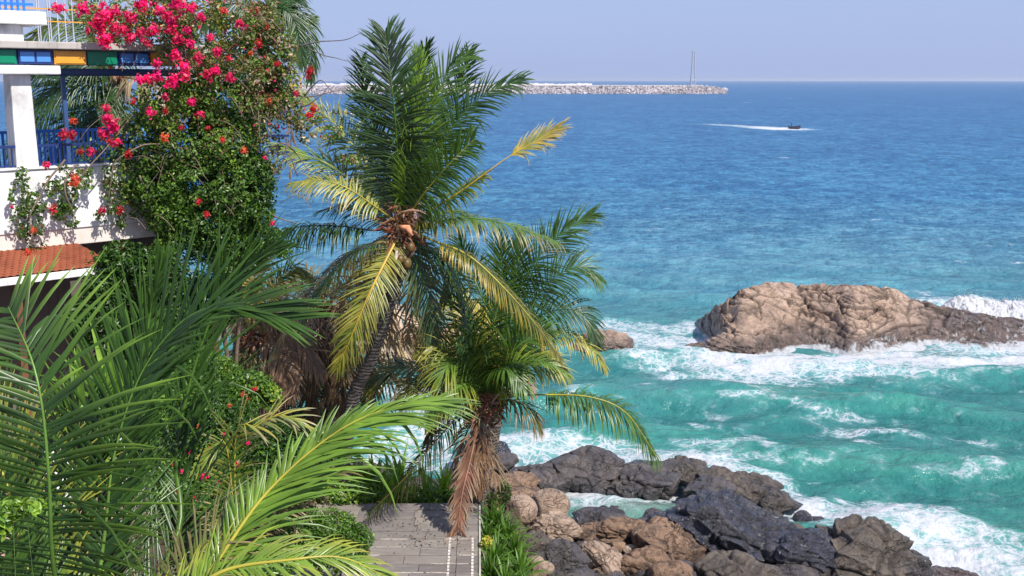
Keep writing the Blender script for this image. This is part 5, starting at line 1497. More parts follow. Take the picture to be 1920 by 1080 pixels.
def bougainvillea():
    D = 20.0
    g = P(430, 760, 21.0); g[2] = float(ground_h(g[None, :2])[0])
    r = root('bougainvillea', g, 'huge bougainvillea with magenta and crimson flowers climbing over the white terrace', 'shrub')
    rng = np.random.RandomState(70)
    up = [ell(250, 20, D, 110, 50, 0.5), ell(360, 20, D, 90, 60, 0.6), ell(450, 40, D, 75, 70, 0.6), ell(500, 90, D, 60, 65, 0.5), ell(330, 70, D, 70, 40, 0.5),
          ell(520, 150, D, 50, 60, 0.4), ell(450, 130, D, 90, 60, 0.7), ell(380, 110, D, 80, 40, 0.6), ell(545, 210, D, 42, 40, 0.35, 0.8), ell(200, 55, D, 45, 30, 0.4, 0.8),
          ell(470, 200, D, 80, 60, 0.6), ell(500, 280, D, 40, 60, 0.4, 0.5), ell(580, 240, D + .3, 30, 35, 0.3, 0.6), ell(660, 295, D + .6, 30, 16, 0.3, 0.9), ell(620, 250, D + .5, 28, 16, 0.2, 0.4)]
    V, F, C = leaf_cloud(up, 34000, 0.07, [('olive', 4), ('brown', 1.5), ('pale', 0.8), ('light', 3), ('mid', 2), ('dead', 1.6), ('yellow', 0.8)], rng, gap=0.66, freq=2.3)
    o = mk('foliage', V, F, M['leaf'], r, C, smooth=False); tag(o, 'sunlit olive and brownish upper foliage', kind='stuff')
    mid = [ell(330, 200, D, 80, 60, 0.6), ell(400, 190, D, 90, 60, 0.7), ell(270, 260, D, 60, 50, 0.45, 0.8), ell(350, 280, D, 90, 70, 0.7), ell(430, 270, D, 70, 80, 0.7), ell(240, 330, D, 50, 45, 0.3, 0.5), ell(180, 290, D, 50, 40, 0.3, 0.35)]
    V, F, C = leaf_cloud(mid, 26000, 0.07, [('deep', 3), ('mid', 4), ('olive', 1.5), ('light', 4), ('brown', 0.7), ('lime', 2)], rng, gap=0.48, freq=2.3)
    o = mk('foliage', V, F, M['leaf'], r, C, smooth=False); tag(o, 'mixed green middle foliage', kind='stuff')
    low = [ell(370, 340, D, 80, 70, 0.7), ell(440, 350, D, 70, 80, 0.7), ell(470, 400, D, 45, 50, 0.5), ell(330, 400, D, 60, 50, 0.5), ell(400, 420, D, 70, 50, 0.6), ell(300, 350, D - .2, 50, 60, 0.4, 0.8), ell(350, 460, D, 60, 40, 0.5), ell(430, 455, D, 50, 40, 0.4, 0.8), ell(490, 450, D, 45, 34, 0.4, 1.0), ell(440, 490, D, 60, 30, 0.4, 1.0), ell(525, 470, D, 26, 16, 0.3, 0.5), ell(480, 340, D, 40, 60, 0.5, .8)]
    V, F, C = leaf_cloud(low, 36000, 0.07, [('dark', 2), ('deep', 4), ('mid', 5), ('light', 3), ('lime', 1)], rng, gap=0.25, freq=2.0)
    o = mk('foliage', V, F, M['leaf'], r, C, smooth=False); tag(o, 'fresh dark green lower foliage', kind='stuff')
    # hanging sprays over the parapet (its face lies nearer on the left)
    def wallD(px): return 18.35 + (px / 270.0) * 1.8
    sp = []
    for px, y0, y1, rx in [(45, 330, 430, 16), (70, 370, 430, 13), (115, 320, 400, 14), (135, 350, 415, 16), (205, 320, 390, 18), (230, 350, 420, 15), (160, 320, 350, 20), (255, 330, 400, 20), (90, 335, 370, 12),
                           (60, 440, 465, 10), (120, 385, 400, 16), (25, 350, 410, 6), (75, 455, 475, 8), (190, 395, 415, 10)]:
        for k in range(4):
            sp.append(ell(px + rng.uniform(-5, 5), y0 + (y1 - y0) * k / 3, wallD(px) - 0.12, rx * rng.uniform(.6, 1.1), (y1 - y0) / 5, 0.12))
    V, F, C = leaf_cloud(sp, 3000, 0.07, [('deep', 4), ('mid', 4), ('olive', 1.5), ('red', 0.6), ('light', 1)], rng, gap=0.4, freq=4)
    o = mk('foliage', V, F, M['leaf'], r, C, smooth=False); tag(o, 'thin sprays hanging over the white parapet', kind='stuff')
    # woody stems
    stems = [[(430, 760, 21), (420, 600, 20.8), (400, 480, 20.4), (390, 350, 20.2), (380, 200, 20.2), (340, 60, 20.1)],
             [(440, 760, 21), (450, 560, 20.7), (470, 400, 20.3), (480, 250, 20.2), (500, 100, 20.1)],
             [(330, 90, 19.7), (320, 200, 19.6), (330, 300, 19.5)], [(300, 200, 20), (240, 230, 19.6), (180, 300, 19), (150, 330, 18.7)],
             [(400, 300, 20), (300, 270, 19.6), (220, 300, 19.2), (200, 380, 19.1)], [(500, 150, 20), (560, 180, 20.1), (640, 170, 20.3)],
             [(260, 330, 19.5), (290, 400, 19.7), (300, 440, 19.8)], [(480, 300, 20), (530, 270, 20), (580, 320, 20.1)], [(470, 380, 20), (520, 410, 20.1), (560, 420, 20.1)],
             [(120, 300, 18.8), (90, 340, 18.6), (60, 400, 18.4), (65, 460, 18.4)], [(140, 310, 18.9), (120, 350, 18.8), (140, 420, 18.9)]]
    for i, s in enumerate(stems):
        cv = catmull(px_pts(s), 24); n = len(cv)
        cv = cv + 0.05 * np.column_stack([pn(cv * 2, i), pn(cv * 2, i + 1), pn(cv * 2, i + 2)])
        mb = MB(); mb.tube(cv, np.linspace(0.05 if i < 2 else 0.02, 0.008, n), 5, (0.17, 0.12, 0.085))
        mb.build('stem', M['vcol'], r, smooth=True)
    mb = MB()
    tw = []
    for q in range(60):
        px = rng.uniform(180, 560); py = rng.uniform(0, 420)
        a = rng.uniform(-0.8, 2.4)
        L = rng.uniform(30, 80)
        p0 = P(px, py, D - 0.4); p1 = P(px + L * math.cos(a) * 0.6, py + L * math.sin(a) * 0.5, D - 0.6); p2 = P(px + L * math.cos(a), py + L * math.sin(a) * 0.5 + L * 0.4, D - 0.6)
        mb.tube(catmull([p0, p1, p2], 7), 0.006, 3, (0.2, 0.14, 0.10), cap=False)
    o = mb.build('twig', M['vcol'], r, smooth=True); o['kind'] = 'stuff'
    FL = [(109, 16, 14, 'm'), (157, 17, 15, 'm'), (195, 30, 17, 'm'), (185, 50, 17, 'c'), (198, 74, 18, 'm'), (245, 34, 12, 'm'), (268, 6, 15, 'm'), (333, 9, 17, 'm'), (320, 36, 15, 'm'), (287, 58, 13, 'm'),
          (245, 72, 13, 'c'), (278, 82, 9, 'c'), (335, 74, 12, 'c'), (358, 82, 10, 'm'), (377, 32, 10, 'm'), (320, 55, 12, 'c'), (232, 56, 12, 'c'), (300, 20, 12, 'm'), (215, 22, 12, 'm'), (450, 46, 11, 'c'),
          (485, 82, 8, 'r'), (408, 97, 11, 'c'), (295, 120, 10, 'm'), (345, 124, 11, 'm'), (265, 150, 12, 'm'), (278, 149, 11, 'm'), (292, 145, 12, 'm'), (322, 155, 14, 'm'), (346, 142, 12, 'm'), (405, 132, 10, 'm'),
          (432, 145, 11, 'c'), (310, 182, 8, 'c'), (360, 192, 9, 'm'), (282, 211, 10, 'm'), (375, 215, 9, 'c'), (310, 207, 7, 'r'), (198, 203, 9, 'c'), (202, 222, 13, 'm'), (212, 236, 15, 'm'), (194, 250, 13, 'c'),
          (205, 264, 8, 'r'), (120, 251, 10, 'r'), (135, 252, 9, 'r'), (220, 268, 10, 'c'), (171, 285, 9, 'c'), (240, 290, 8, 'r'), (87, 310, 9, 'c'), (137, 330, 8, 'o'), (141, 342, 11, 'o'), (99, 392, 9, 'r'),
          (192, 395, 8, 'c'), (137, 227, 8, 'o'), (308, 258, 8, 'o'), (417, 262, 6, 'r'), (457, 282, 7, 'o'), (372, 378, 6, 'r'), (388, 402, 6, 'r'), (512, 419, 6, 'm'), (497, 296, 5, 'm'), (582, 133, 8, 'r'),
          (578, 145, 5, 'r'), (555, 175, 6, 'c'), (588, 203, 8, 'r'), (580, 216, 8, 'r'), (225, 395, 7, 'r'), (52, 472, 7, 'o'), (22, 388, 4, 'c'), (232, 463, 7, 'm'), (162, 537, 7, 'r'), (161, 500, 10, 'o'), (195, 498, 8, 'o'),
          (255, 518, 5, 'c'), (320, 519, 6, 'o'), (213, 534, 5, 'o'), (500, 50, 6, 'r'), (520, 120, 6, 'r'), (430, 110, 6, 'r'), (470, 100, 5, 'o'), (390, 240, 5, 'r'), (340, 240, 6, 'r'), (505, 190, 6, 'o'), (62, 432, 7, 'o'),
          (150, 285, 6, 'r'), (250, 190, 6, 'r'), (395, 70, 8, 'c'), (420, 20, 7, 'r'), (480, 20, 6, 'r')]
    rf = np.random.RandomState(44)
    for q in range(16):
        px = rf.uniform(150, 400); FL.append((px, rf.uniform(0, 150) if px > 300 else rf.uniform(0, 80), rf.uniform(6, 12), 'mmc'[q % 3]))
    for i, (px, py, rp, k) in enumerate(FL):
        d = (wallD(px) - 0.3) if py > 300 and px < 260 else (D - 0.75 if px < 480 else D - 0.4)
        flower(r, P(px, py, d), rp * 1.08 * d / F_PX, k, i)
    # small single red bracts through the upper part
    V, F, C = leaf_cloud([b for b in up[:13]], 260, 0.07, [('red', 1)], rng, shell=0.8)
    C[:] = np.repeat(np.array([PET['c']]) * rng.uniform(0.4, 1.2, (len(C) // 4, 1)), 4, 0)
    o = mk('bract', V, F, M['petal'], r, C, smooth=False); o['kind'] = 'stuff'
bougainvillea()

def shrub(name, base, blobs, n, size, pal, label, seed, flowers=(), gap=0.25, freq=2.0, cat='shrub', stems=6, stemcol=(0.12, 0.085, 0.06), stemr=0.03):
    rng = np.random.RandomState(seed)
    g = P(*base); g[2] = float(ground_h(g[None, :2])[0])
    r = root(name, g, label, cat)
    bl = [ell(*b) for b in blobs]
    V, F, C = leaf_cloud(bl, n, size, pal, rng, gap=gap, freq=freq)
    tag(mk('foliage', V, F, M['leaf'], r, C, smooth=False), kind='stuff')
    for i in range(stems):
        b = bl[i % len(bl)]
        e = b[0] + rng.normal(size=3) * np.array(b[1]) * 0.3
        cv = catmull([g + rng.normal(size=3) * [.15, .15, 0], (g + e) / 2 + rng.normal(size=3) * 0.15, e], 14)
        mb = MB(); mb.tube(cv, np.linspace(stemr, stemr * 0.3, 14), 5, stemcol); mb.build('stem', M['vcol'], r, smooth=True)
    for i, (px, py, rp, k, D) in enumerate(flowers):
        flower(r, P(px, py, D), rp * D / F_PX, k, i)
    return r
GREENS = [('dark', 2), ('deep', 5), ('mid', 4), ('light', 1.2)]
FRESH = [('deep', 2), ('mid', 4), ('light', 4), ('lime', 2)]
shrub('flowering_shrub', (380, 960, 17.5), [(380, 760, 16.8, 60, 70, .6), (340, 830, 16.6, 60, 70, .6), (400, 860, 16.4, 60, 70, .6), (330, 910, 16.2, 60, 60, .6), (420, 930, 16.0, 60, 50, .5), (440, 800, 16.8, 50, 60, .5), (300, 780, 17, 50, 70, .5), (360, 690, 17.2, 50, 40, .5)],
      26000, 0.062, GREENS + [('light', 2)], 'dense flowering hedge shrub with small red blooms beside the near palm', 81,
      [(394, 842, 8, 'r', 15.7), (352, 848, 6, 'm', 15.7), (382, 893, 10, 'c', 15.5), (327, 919, 8, 'm', 15.3), (340, 884, 6, 'c', 15.6), (325, 870, 5, 'o', 15.7), (373, 800, 5, 'o', 15.9), (350, 790, 4, 'o', 15.9), (420, 815, 6, 'c', 15.6), (445, 870, 6, 'r', 15.3), (410, 905, 7, 'c', 15.2), (365, 935, 6, 'r', 15.2), (430, 760, 5, 'o', 16.1), (465, 830, 5, 'm', 15.7)])
shrub('flowering_shrub', (470, 790, 20.5), [(470, 730, 20, 50, 36, .5), (430, 720, 20, 40, 40, .4), (500, 745, 20, 30, 24, .3), (410, 770, 19.5, 40, 40, .4), (400, 690, 20, 40, 34, .4)],
      9000, 0.075, FRESH + [('yellow', 1)], 'yellowish green shrub with one red bloom under the tattered palm', 82, [(477, 730, 7, 'r', 19.4), (455, 740, 6, 'o', 19.5), (465, 750, 6, 'o', 19.5)])
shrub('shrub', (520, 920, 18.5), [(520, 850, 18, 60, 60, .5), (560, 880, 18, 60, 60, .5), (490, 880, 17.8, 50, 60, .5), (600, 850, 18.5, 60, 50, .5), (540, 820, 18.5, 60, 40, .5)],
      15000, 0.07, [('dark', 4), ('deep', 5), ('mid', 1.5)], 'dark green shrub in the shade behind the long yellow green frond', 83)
shrub('shrub', (620, 1060, 19.2), [(620, 990, 19, 60, 36, .5), (660, 1010, 19, 45, 30, .4), (590, 1030, 18.8, 60, 36, .5), (640, 1040, 18.8, 60, 30, .5), (560, 980, 18.8, 50, 40, .5), (520, 1040, 18.5, 60, 40, .5)],
      17000, 0.06, FRESH, 'bright green small leaved shrub creeping over the deck\'s left edge', 84)
shrub('shrub', (740, 940, 25.0), [(740, 938, 24.3, 60, 16, .3), (690, 930, 24.3, 40, 20, .3), (800, 938, 24.3, 50, 14, .3), (850, 940, 24.3, 50, 12, .3), (640, 920, 24, 60, 30, .5)],
      6000, 0.08, FRESH + [('lime', 3)], 'light green shrub bordering the far end of the deck', 85)
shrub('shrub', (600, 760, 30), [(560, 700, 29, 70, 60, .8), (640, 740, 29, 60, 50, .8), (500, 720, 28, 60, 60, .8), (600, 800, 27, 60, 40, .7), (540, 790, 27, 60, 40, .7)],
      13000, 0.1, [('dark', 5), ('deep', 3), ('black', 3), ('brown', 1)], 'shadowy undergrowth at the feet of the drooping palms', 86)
shrub('shrub', (250, 640, 21.5), [(230, 500, 18.3, 70, 50, .3), (300, 520, 18.8, 60, 60, .4), (190, 540, 18, 40, 30, .3), (260, 560, 20, 80, 60, .6), (180, 600, 18, 60, 60, .4), (330, 560, 21, 60, 60, .6), (400, 560, 21.3, 60, 60, .5), (250, 650, 20.5, 90, 50, .6), (350, 640, 20.5, 60, 60, .6)],
      24000, 0.08, [('dark', 5), ('deep', 5), ('mid', 1.5)], 'dark shrub between the tiled roof and the near palm', 87, [(255, 518, 5, 'c', 20), (190, 660, 6, 'c', 19.5)])
shrub('shrub', (930, 900, 25.2), [(945, 925, 24.8, 16, 26, .3), (925, 950, 24.5, 20, 30, .3)], 1500, 0.07, [('olive', 3), ('light', 2), ('dead', 2)], 'wispy dry shrub at the trunk of the low palm', 88, stems=3)
shrub('bush', (30, 1010, 5.3), [(20, 955, 5.2, 34, 22, .07), (60, 950, 5.2, 26, 16, .06), (5, 985, 5.2, 22, 22, .06)], 520, 0.042, [('lime', 4), ('light', 3)], 'clump of bright lime leaves in front of the near palm', 89, gap=0, stems=2, stemr=0.003, stemcol=(0.09, 0.15, 0.03))

# strap leaved rosettes
def strap_plant(px, py, D, size, pal, label, seed, n=46, name='strap_leaved_plant', W=0.05, group=None, up=0.9, droop=0.9):
    rng = np.random.RandomState(seed)
    c = P(px, py, D)
    gz = float(ground_h(c[None, :2])[0])
    c[2] = max(c[2] - size * 0.5, gz)
    r = root(name, np.array([c[0], c[1], min(gz, c[2])]), label, 'plant', group)
    if c[2] - gz > 0.05:
        mb = MB(); mb.tube([[c[0], c[1], gz - 0.1], c], [0.06, 0.05], 6, (0.14, 0.11, 0.07)); mb.build('stem', M['vcol'], r, smooth=True)
    a = np.arange(n) * 2.39996 + rng.rand(n) * 0.4
    el = np.linspace(1.45, 0.25, n) + rng.normal(size=n) * 0.08
    d = np.column_stack([np.cos(a) * np.cos(el), np.sin(a) * np.cos(el), np.sin(el)])
    cs = lc(pal[0]) + (lc(pal[1]) - lc(pal[0])) * rng.rand(n)[:, None]
    V, f, C = blades(np.repeat(c[None], n, 0), d, size * rng.uniform(0.75, 1.15, n), W, np.array([0.01, 0.02, 1.0]), droop, cs, K=5, prof=(0.7, 1, 0.95, 0.7, 0.4, 0.05))
    for i in range(n):
        mk('leaf', V[i], f, M['leaf'], r, C[i])
    return r
SL = [(925, 958, 23.2, 'strap leaved plant at the top of the green border, against the brown boulder'), (950, 985, 22.9, 'strap leaved plant beside the round tan boulder'), (915, 990, 22.6, 'dark strap leaved plant at the deck corner below the dead frond'),
      (965, 1015, 22.3, 'strap leaved plant next to the grey brown boulder'), (930, 1025, 21.9, 'strap leaved plant with broad fan in the middle of the green border'), (975, 1052, 21.4, 'strap leaved plant leaning over the pale loose stones'),
      (920, 1058, 21.0, 'strap leaved plant hugging the lower deck edge'), (950, 1085, 20.6, 'strap leaved plant at the bottom edge in the green border'), (990, 1095, 20.4, 'lowest strap leaved plant nearest the purple boulder'), (935, 972, 23.3, 'small strap leaved plant tucked behind the deck corner one')]
for i, (px, py, D, lb) in enumerate(SL):
    strap_plant(px, py, D, 0.72, ('mid', 'light') if i % 2 else ('deep', 'light'), lb, 900 + i, n=42, W=0.075, group='strap leaved plants between deck and boulders', droop=0.8)
shrub('shrub', (905, 1030, 21.6), [(912, 1017, 21.4, 12, 12, .15)], 260, 0.07, [('lime', 2), ('yellow', 2)], 'little yellow leaved plant beside the deck edge', 91, gap=0, stems=2)
BL = [(700, 885, 25.2, 1.0, 'broad leaved plant with upright paddles at the water gap'), (735, 900, 24.9, 1.0, 'broad leaved plant, brightest of those beyond the deck'), (672, 905, 24.8, 0.7, 'broad leaved plant under the hanging tip of the yellow green frond'),
      (800, 905, 24.9, 1.0, 'broad leaved plant in front of the low palm\'s dark frond'), (835, 890, 25.2, 1.0, 'tall broad leaved plant just left of the hanging dead frond'), (770, 925, 24.5, 0.8, 'small broad leaved plant at the middle of the far deck edge'), (712, 922, 24.4, 0.8, 'broad leaved plant at the left end of the far deck edge'), (818, 925, 24.4, 0.8, 'narrow leaved plant near the foot of the hanging dead frond'), (750, 870, 26.0, 1.0, 'tallest broad leaved plant against the white water')]
for i, (px, py, D, s, lb) in enumerate(BL):
    strap_plant(px, py, D, s, ('light', 'lime'), lb, 950 + i, n=26, name='broad_leaved_plant', W=0.17 if i < 3 else 0.1, group='broad leaved plants beyond the deck', droop=0.6)
for i, (px, py, D, lb) in enumerate([(150, 720, 12.5, 'lime green ginger like plant glimpsed behind the near palm\'s main rib'), (205, 680, 12.8, 'yellowish tall plant behind the near palm, right of the lime one'), (170, 820, 12.0, 'yellow green plant low behind the near palm')]):
    strap_plant(px, py, D, 1.1, ('light', 'lime'), lb, 980 + i, n=22, name='tall_leafy_plant', W=0.10, group='yellow green plants behind the near palm', droop=0.35)

# ------------------------------------------------------------------ deck
def deck():
    z = 4.5
    fr = PZ(897, 944, z); nr = PZ(897, 1150, z); fl = PZ(672, 944, z)
    x1f, yf, yn = fr[0], fr[1], nr[1]
    r = root('deck', ((fr + nr) / 2) * [1, 1, 0] + [0, 0, z - 0.15], 'weathered grey board deck littered with dry leaves', 'deck')
    rng = np.random.RandomState(3)
    # boards run across; right edge follows the line from fr to nr
    pitch = 0.40
    n = int((yf - yn) / pitch) + 1
    meshes = []
    for i in range(n):
        y1 = yf - i * pitch; y0 = y1 - pitch + 0.018
        xr1 = fr[0] + (nr[0] - fr[0]) * (yf - y1) / (yf - yn)
        cuts = [-4.6, -3.2 + rng.uniform(-.3, .3), -2.0 + rng.uniform(-.3, .3), xr1 - 0.44 * 1.0, xr1]
        for a, b in zip(cuts[:-1], cuts[1:]):
            if b - a < 0.2: continue
            mb = MB(); dz = rng.uniform(-0.006, 0.006)
            mb.box([(a + b) / 2, (y0 + y1) / 2, z - 0.02 + dz], [b - a - 0.012, y1 - y0, 0.04])
            mb.build('board', M['deck'], r, cols=False)
        if i > 3:                                            # pale strips left in the joints
            mb = MB()
            x = cuts[0]
            while x < cuts[-1] - 0.35:
                L = min(rng.uniform(0.35, 0.9), cuts[-1] - 0.03 - x)
                if rng.rand() < (0.25 if i < 7 else 0.6):
                    mb.box([x + L / 2, y0 - 0.009, z - 0.012], [L, 0.014, 0.04], col=(0.50, 0.44, 0.38))
                x += L + 0.05
            if mb.n: mb.build('joint_strip', M['vcol'], r)
    for off in (0.12, 0.60):
        mb = MB()
        y = yf - 2.0
        while y > yn:
            xr = fr[0] + (nr[0] - fr[0]) * (yf - y) / (yf - yn)
            mb.box([xr - off, y, z + 0.012], [0.045, 0.10, 0.012], col=(0.58, 0.52, 0.46))
            y -= 0.15
        o = mb.build('pale_tape', M['vcol'], r); o['kind'] = 'stuff'
    mb = MB(); mb.box([(-4.6 + x1f) / 2, yf + 0.03, z - 0.12], [x1f + 4.6, 0.05, 0.2]); mb.build('edge_beam', M['wood'], r, cols=False)
    a = nrm(nr - fr); L = np.linalg.norm(nr - fr); ax = np.array([a, [a[1], -a[0], 0], [0, 0, 1]])
    mb = MB(); mb.box((fr + nr) / 2 + [0.03, 0, -0.13], [L, 0.04, 0.24], ax); mb.build('edge_beam', M['concrete'], r, cols=False)
    mb = MB(); mb.box([(-4.5 + x1f) / 2, (yf + yn) / 2, z - 0.3], [x1f + 4.4, yf - yn - 0.1, 0.4]); mb.build('substructure', M['darkwall'], r, cols=False)
    # litter
    mb = MB()
    for q in range(420):
        if rng.rand() < 0.6:
            px = 790 + rng.normal() * 60; py = 985 + rng.normal() * 12 if rng.rand() < 0.5 else 1018 + rng.normal() * 8
        else:
            px = rng.uniform(680, 893); py = 950 + 130 * rng.rand() ** 1.6
        if px > 892 or py < 947: continue
        c = PZ(px, py, z + 0.012)
        s = rng.uniform(0.008, 0.035); an = rng.rand() * 6
        d = np.array([math.cos(an), math.sin(an), 0]); e = np.array([-d[1], d[0], 0])
        V = [c - d * s, c - e * s * .4 + [0, 0, s * .5], c + d * s, c + e * s * .4 + [0, 0, s * .4]]
        mb.add(V, [[0, 1, 2], [0, 2, 3]], lc(['brown', 'black', 'dead', 'black'][rng.randint(4)]))
    o = mb.build('leaf_litter', M['vcol'], None); tag(o, 'dry brown leaves and bits scattered on the deck boards', 'leaf litter', kind='stuff')
deck()

# ------------------------------------------------------------------ house at the left
def house():
    A = P(0, 318, 18.5); Bp = P(270, 300, 20.3)
    ax = nrm((Bp - A) * [1, 1, 0]); nv = np.array([ax[1], -ax[0], 0])       # nv faces the camera side
    AX = np.array([ax, nv, [0, 0, 1]])
    zt = A[2]; zb = P(0, 440, 18.5)[2]
    r = root('house', A * [1, 1, 0] + [0, 0, 7.3], 'white beachside house with terrace, blue railing and coloured glass panels', 'house')
    def W(s, n, z): return A * [1, 1, 0] + ax * s + nv * n + np.array([0, 0, z])
    def box(name, s0, s1, n0, n1, z0, z1, mat, bev=0.012, par=None):
        mb = MB(); mb.box(W((s0 + s1) / 2, (n0 + n1) / 2, (z0 + z1) / 2), [abs(s1 - s0), abs(n1 - n0), z1 - z0], AX)
        o = mb.build(name, M[mat], par or r, cols=False)
        return bevel(o, bev) if bev else o
    Z = lambda py, D=18.5: P(0, py, D)[2]
    SM = 3.4
    box('parapet', -3.5, SM, -0.16, 0, zb, zt - 0.03, 'white')
    box('coping', -3.5, SM, -0.2, 0.035, zt - 0.028, zt + 0.01, 'white')
    box('slab', -3.5, SM, -6, -0.03, zb - 0.30, zb - 0.003, 'cream')
    box('terrace_floor', -3.5, SM, -6, -0.165, zb, zb + 0.06, 'concrete')
    # column and its capital
    c0 = P(38, 225, 19.0)
    s0 = float((c0 - A) @ ax); n0 = float((c0 - A) @ nv)
    mb = MB()
    hb, ht = 0.20, 0.17
    zc0, zc1 = zb + 0.06, Z(140, 19.0)
    K = []
    for z, h in ((zc0, hb), (zc1, ht)):
        for a, b in ((-1, -1), (1, -1), (1, 1), (-1, 1)):
            K.append(W(s0 + a * h, n0 + b * h, z))
    mb.add(np.array(K), [[0, 1, 5, 4], [1, 2, 6, 5], [2, 3, 7, 6], [3, 0, 4, 7], [4, 5, 6, 7]])
    bevel(mb.build('column', M['white'], r, cols=False), 0.02)
    box('capital', s0 - 0.75, s0 + 0.62, n0 - 0.35, n0 + 0.35, zc1 + 0.003, Z(123, 19.0), 'white', 0.02)
    # beam of coloured panels
    bz0, bz1 = Z(122, 19.0) + 0.003, Z(93, 19.0)
    bn = n0 + 0.30
    def s_at(px, py, n):
        d = ray(px, py); o_ = np.array([0, 0, CAM_H]) - (A + nv * n)
        t = -(o_ @ nv) / (d @ nv)
        return float((np.array([0, 0, CAM_H]) + d * t - A) @ ax)
    box('beam', -3.5, SM + 0.9, bn - 0.25, bn - 0.05, bz0, bz1, 'navy', 0.01)
    ed = [(-160, -100, 'yellow'), (-96, -36, 'green'), (-33, 31, 'green'), (35, 98, 'paneblue'), (102, 162, 'yellow'), (165, 220, 'green'), (224, 280, 'paneblue'), (284, 330, 'yellow')]
    for a, b, c in ed:
        s1, s2 = s_at(a, 107, bn), s_at(b, 107, bn)
        f = box('panel_frame', s1, s2, bn - 0.048, bn - 0.01, bz0 + 0.01, bz1 - 0.01, 'navy' if c == 'paneblue' else c, 0.004)
        if c == 'paneblue':
            mid = (s1 + s2) / 2
            box('panel', s1 + .03, mid - .02, bn - 0.02, bn + 0.0, bz0 + .05, bz1 - .04, c, 0.003, f)
            box('panel', mid + .02, s2 - .03, bn - 0.02, bn + 0.0, bz0 + .05, bz1 - .04, c, 0.003, f)
        else:
            box('panel', s1 + .025, s2 - .025, bn - 0.02, bn + 0.004, bz0 + .03, bz1 - .03, c, 0.003, f)
    zs0, zs1 = Z(92, 19.0), Z(78, 19.0)
    box('roof_slab', -3.5, SM + 1.0, bn - 5.2, bn + 0.12, zs0 + 0.003, zs1, 'concrete', 0.015)
    # pergola rail under the beam and its thin post
    for k, (dn, dz) in enumerate(((-0.55, -0.02), (-0.75, -0.05), (-1.0, -0.03))):
        box('pergola_rail', s0 + 0.68, SM + 0.5, bn + dn - 0.08, bn + dn + 0.02, bz0 - 0.13 + dz, bz0 - 0.03 + dz, 'steelblue', 0.008)
    sp = s_at(121, 190, -0.5)
    box('post', sp - 0.035, sp + 0.035, -0.54, -0.47, zb + 0.06, bz0 - 0.18, 'steelblue', 0.006)
    # front railing on the parapet
    rz = Z(277)
    mb = MB(); mb.box(W(1.0, -0.08, rz), [9.5, 0.05, 0.045], AX); mb.build('top_rail', M['navy'], r, cols=False)
    mb = MB(); mb.box(W(1.0, -0.08, zt + 0.035), [9.5, 0.03, 0.03], AX); mb.build('bottom_rail', M['navy'], r, cols=False)
    for i in range(66):
        s = -2.4 + i * 0.115
        mb = MB(); mb.box(W(s, -0.08, (rz + zt) / 2 + 0.01), [0.022, 0.022, rz - zt - 0.03], AX); mb.build('baluster', M['navy'], r, cols=False)
    # brighter blue railing on the far side of the terrace
    bn2 = -4.2
    zr = Z(243, 24.0)
    mb = MB(); mb.box(W(1.5, bn2, zr), [10, 0.06, 0.06], AX); mb.build('top_rail', M['blue'], r, cols=False)
    for i in range(90):
        s = -2.6 + i * 0.105
        mb = MB(); mb.box(W(s, bn2, (zr + zb) / 2 + 0.02), [0.05, 0.03, zr - zb], AX); mb.build('baluster', M['blue'], r, cols=False)
    # upper terrace: pedestal, slab, blue railing
    u0 = Z(75, 19.0); u1 = Z(47, 19.0); u2 = Z(22, 19.0)
    sE = s_at(44, 60, bn - 0.1); sF = s_at(88, 35, bn + 0.05)
    box('pedestal', -3.5, sE, bn - 2.5, bn - 0.1, zs1 + 0.002, u1 - 0.002, 'white')
    box('upper_slab', -3.5, sF, bn - 3, bn + 0.05, u1, u2, 'white', 0.015)
    for i in range(22):
        s = sF - 0.25 - i * 0.1
        mb = MB(); mb.box(W(s, bn - 0.25, u2 + 0.45), [0.035, 0.03, 0.9], AX); mb.build('baluster', M['blue'], r, cols=False)
    mb = MB(); mb.box(W(sF - 1.4, bn - 0.25, u2 + 0.13), [2.6, 0.04, 0.04], AX); mb.build('bottom_rail', M['blue'], r, cols=False)
    mb = MB(); mb.box(W(sF - 1.4, bn - 0.25, u2 + 0.92), [2.6, 0.05, 0.05], AX); mb.build('top_rail', M['blue'], r, cols=False)
    # rails of the upper level to the right, thin
    for i, px in enumerate((68, 72, 88, 92, 106, 120, 134)):
        s = s_at(px, 10, bn - 1.5)
        mb = MB(); mb.box(W(s, bn - 1.5, (zs1 + 16) / 2), [0.018, 0.018, 16 - zs1], AX); mb.build('baluster', M['steel'], r, cols=False)
    for zz in (Z(5, 19.0), Z(42, 21)):
        mb = MB(); mb.box(W(sF + 1.2, bn - 1.5, zz), [3.4, 0.02, 0.02], AX); mb.build('wire', M['yellow'], r, cols=False)
    # lower storey: tiled lean-to roof, fascia, dark wall, post
    zr1 = zb - 0.30; zr0 = Z(515, 17.5)
    n1 = 0.25; n2 = 1.35
    T0 = W(0, -0.3, zr1 + 0.02); 
    slope = nrm(np.array(nv) * (n2 + 0.3) + np.array([0, 0, zr0 - zr1]))
    Ls = math.hypot(n2 + 0.3, zr1 - zr0)
    nup = nrm(np.cross(ax, slope));  nup = nup if nup[2] > 0 else -nup
    mb = MB(); mb.box(T0 + slope * Ls / 2 + ax * -1.05 - nup * 0.04, [4.7, Ls, 0.05], np.array([ax, slope, nup])); 
    mb.build('roof_deck', M['darkwall'], r, cols=False)
    # tile
    tmb = MB()
    th = np.linspace(-1, 1, 5)
    prof = np.column_stack([th * 0.055, 0.028 * (1 - th ** 2)])
    V = []
    for y, k in ((0, 0.012), (0.15, 0.0)):
        for x, z in prof: V.append([x, y, z + (0.012 if y == 0.15 else 0.0)])
    for y in (0.15,):
        for x, z in prof: V.append([x, y, z - 0.012])
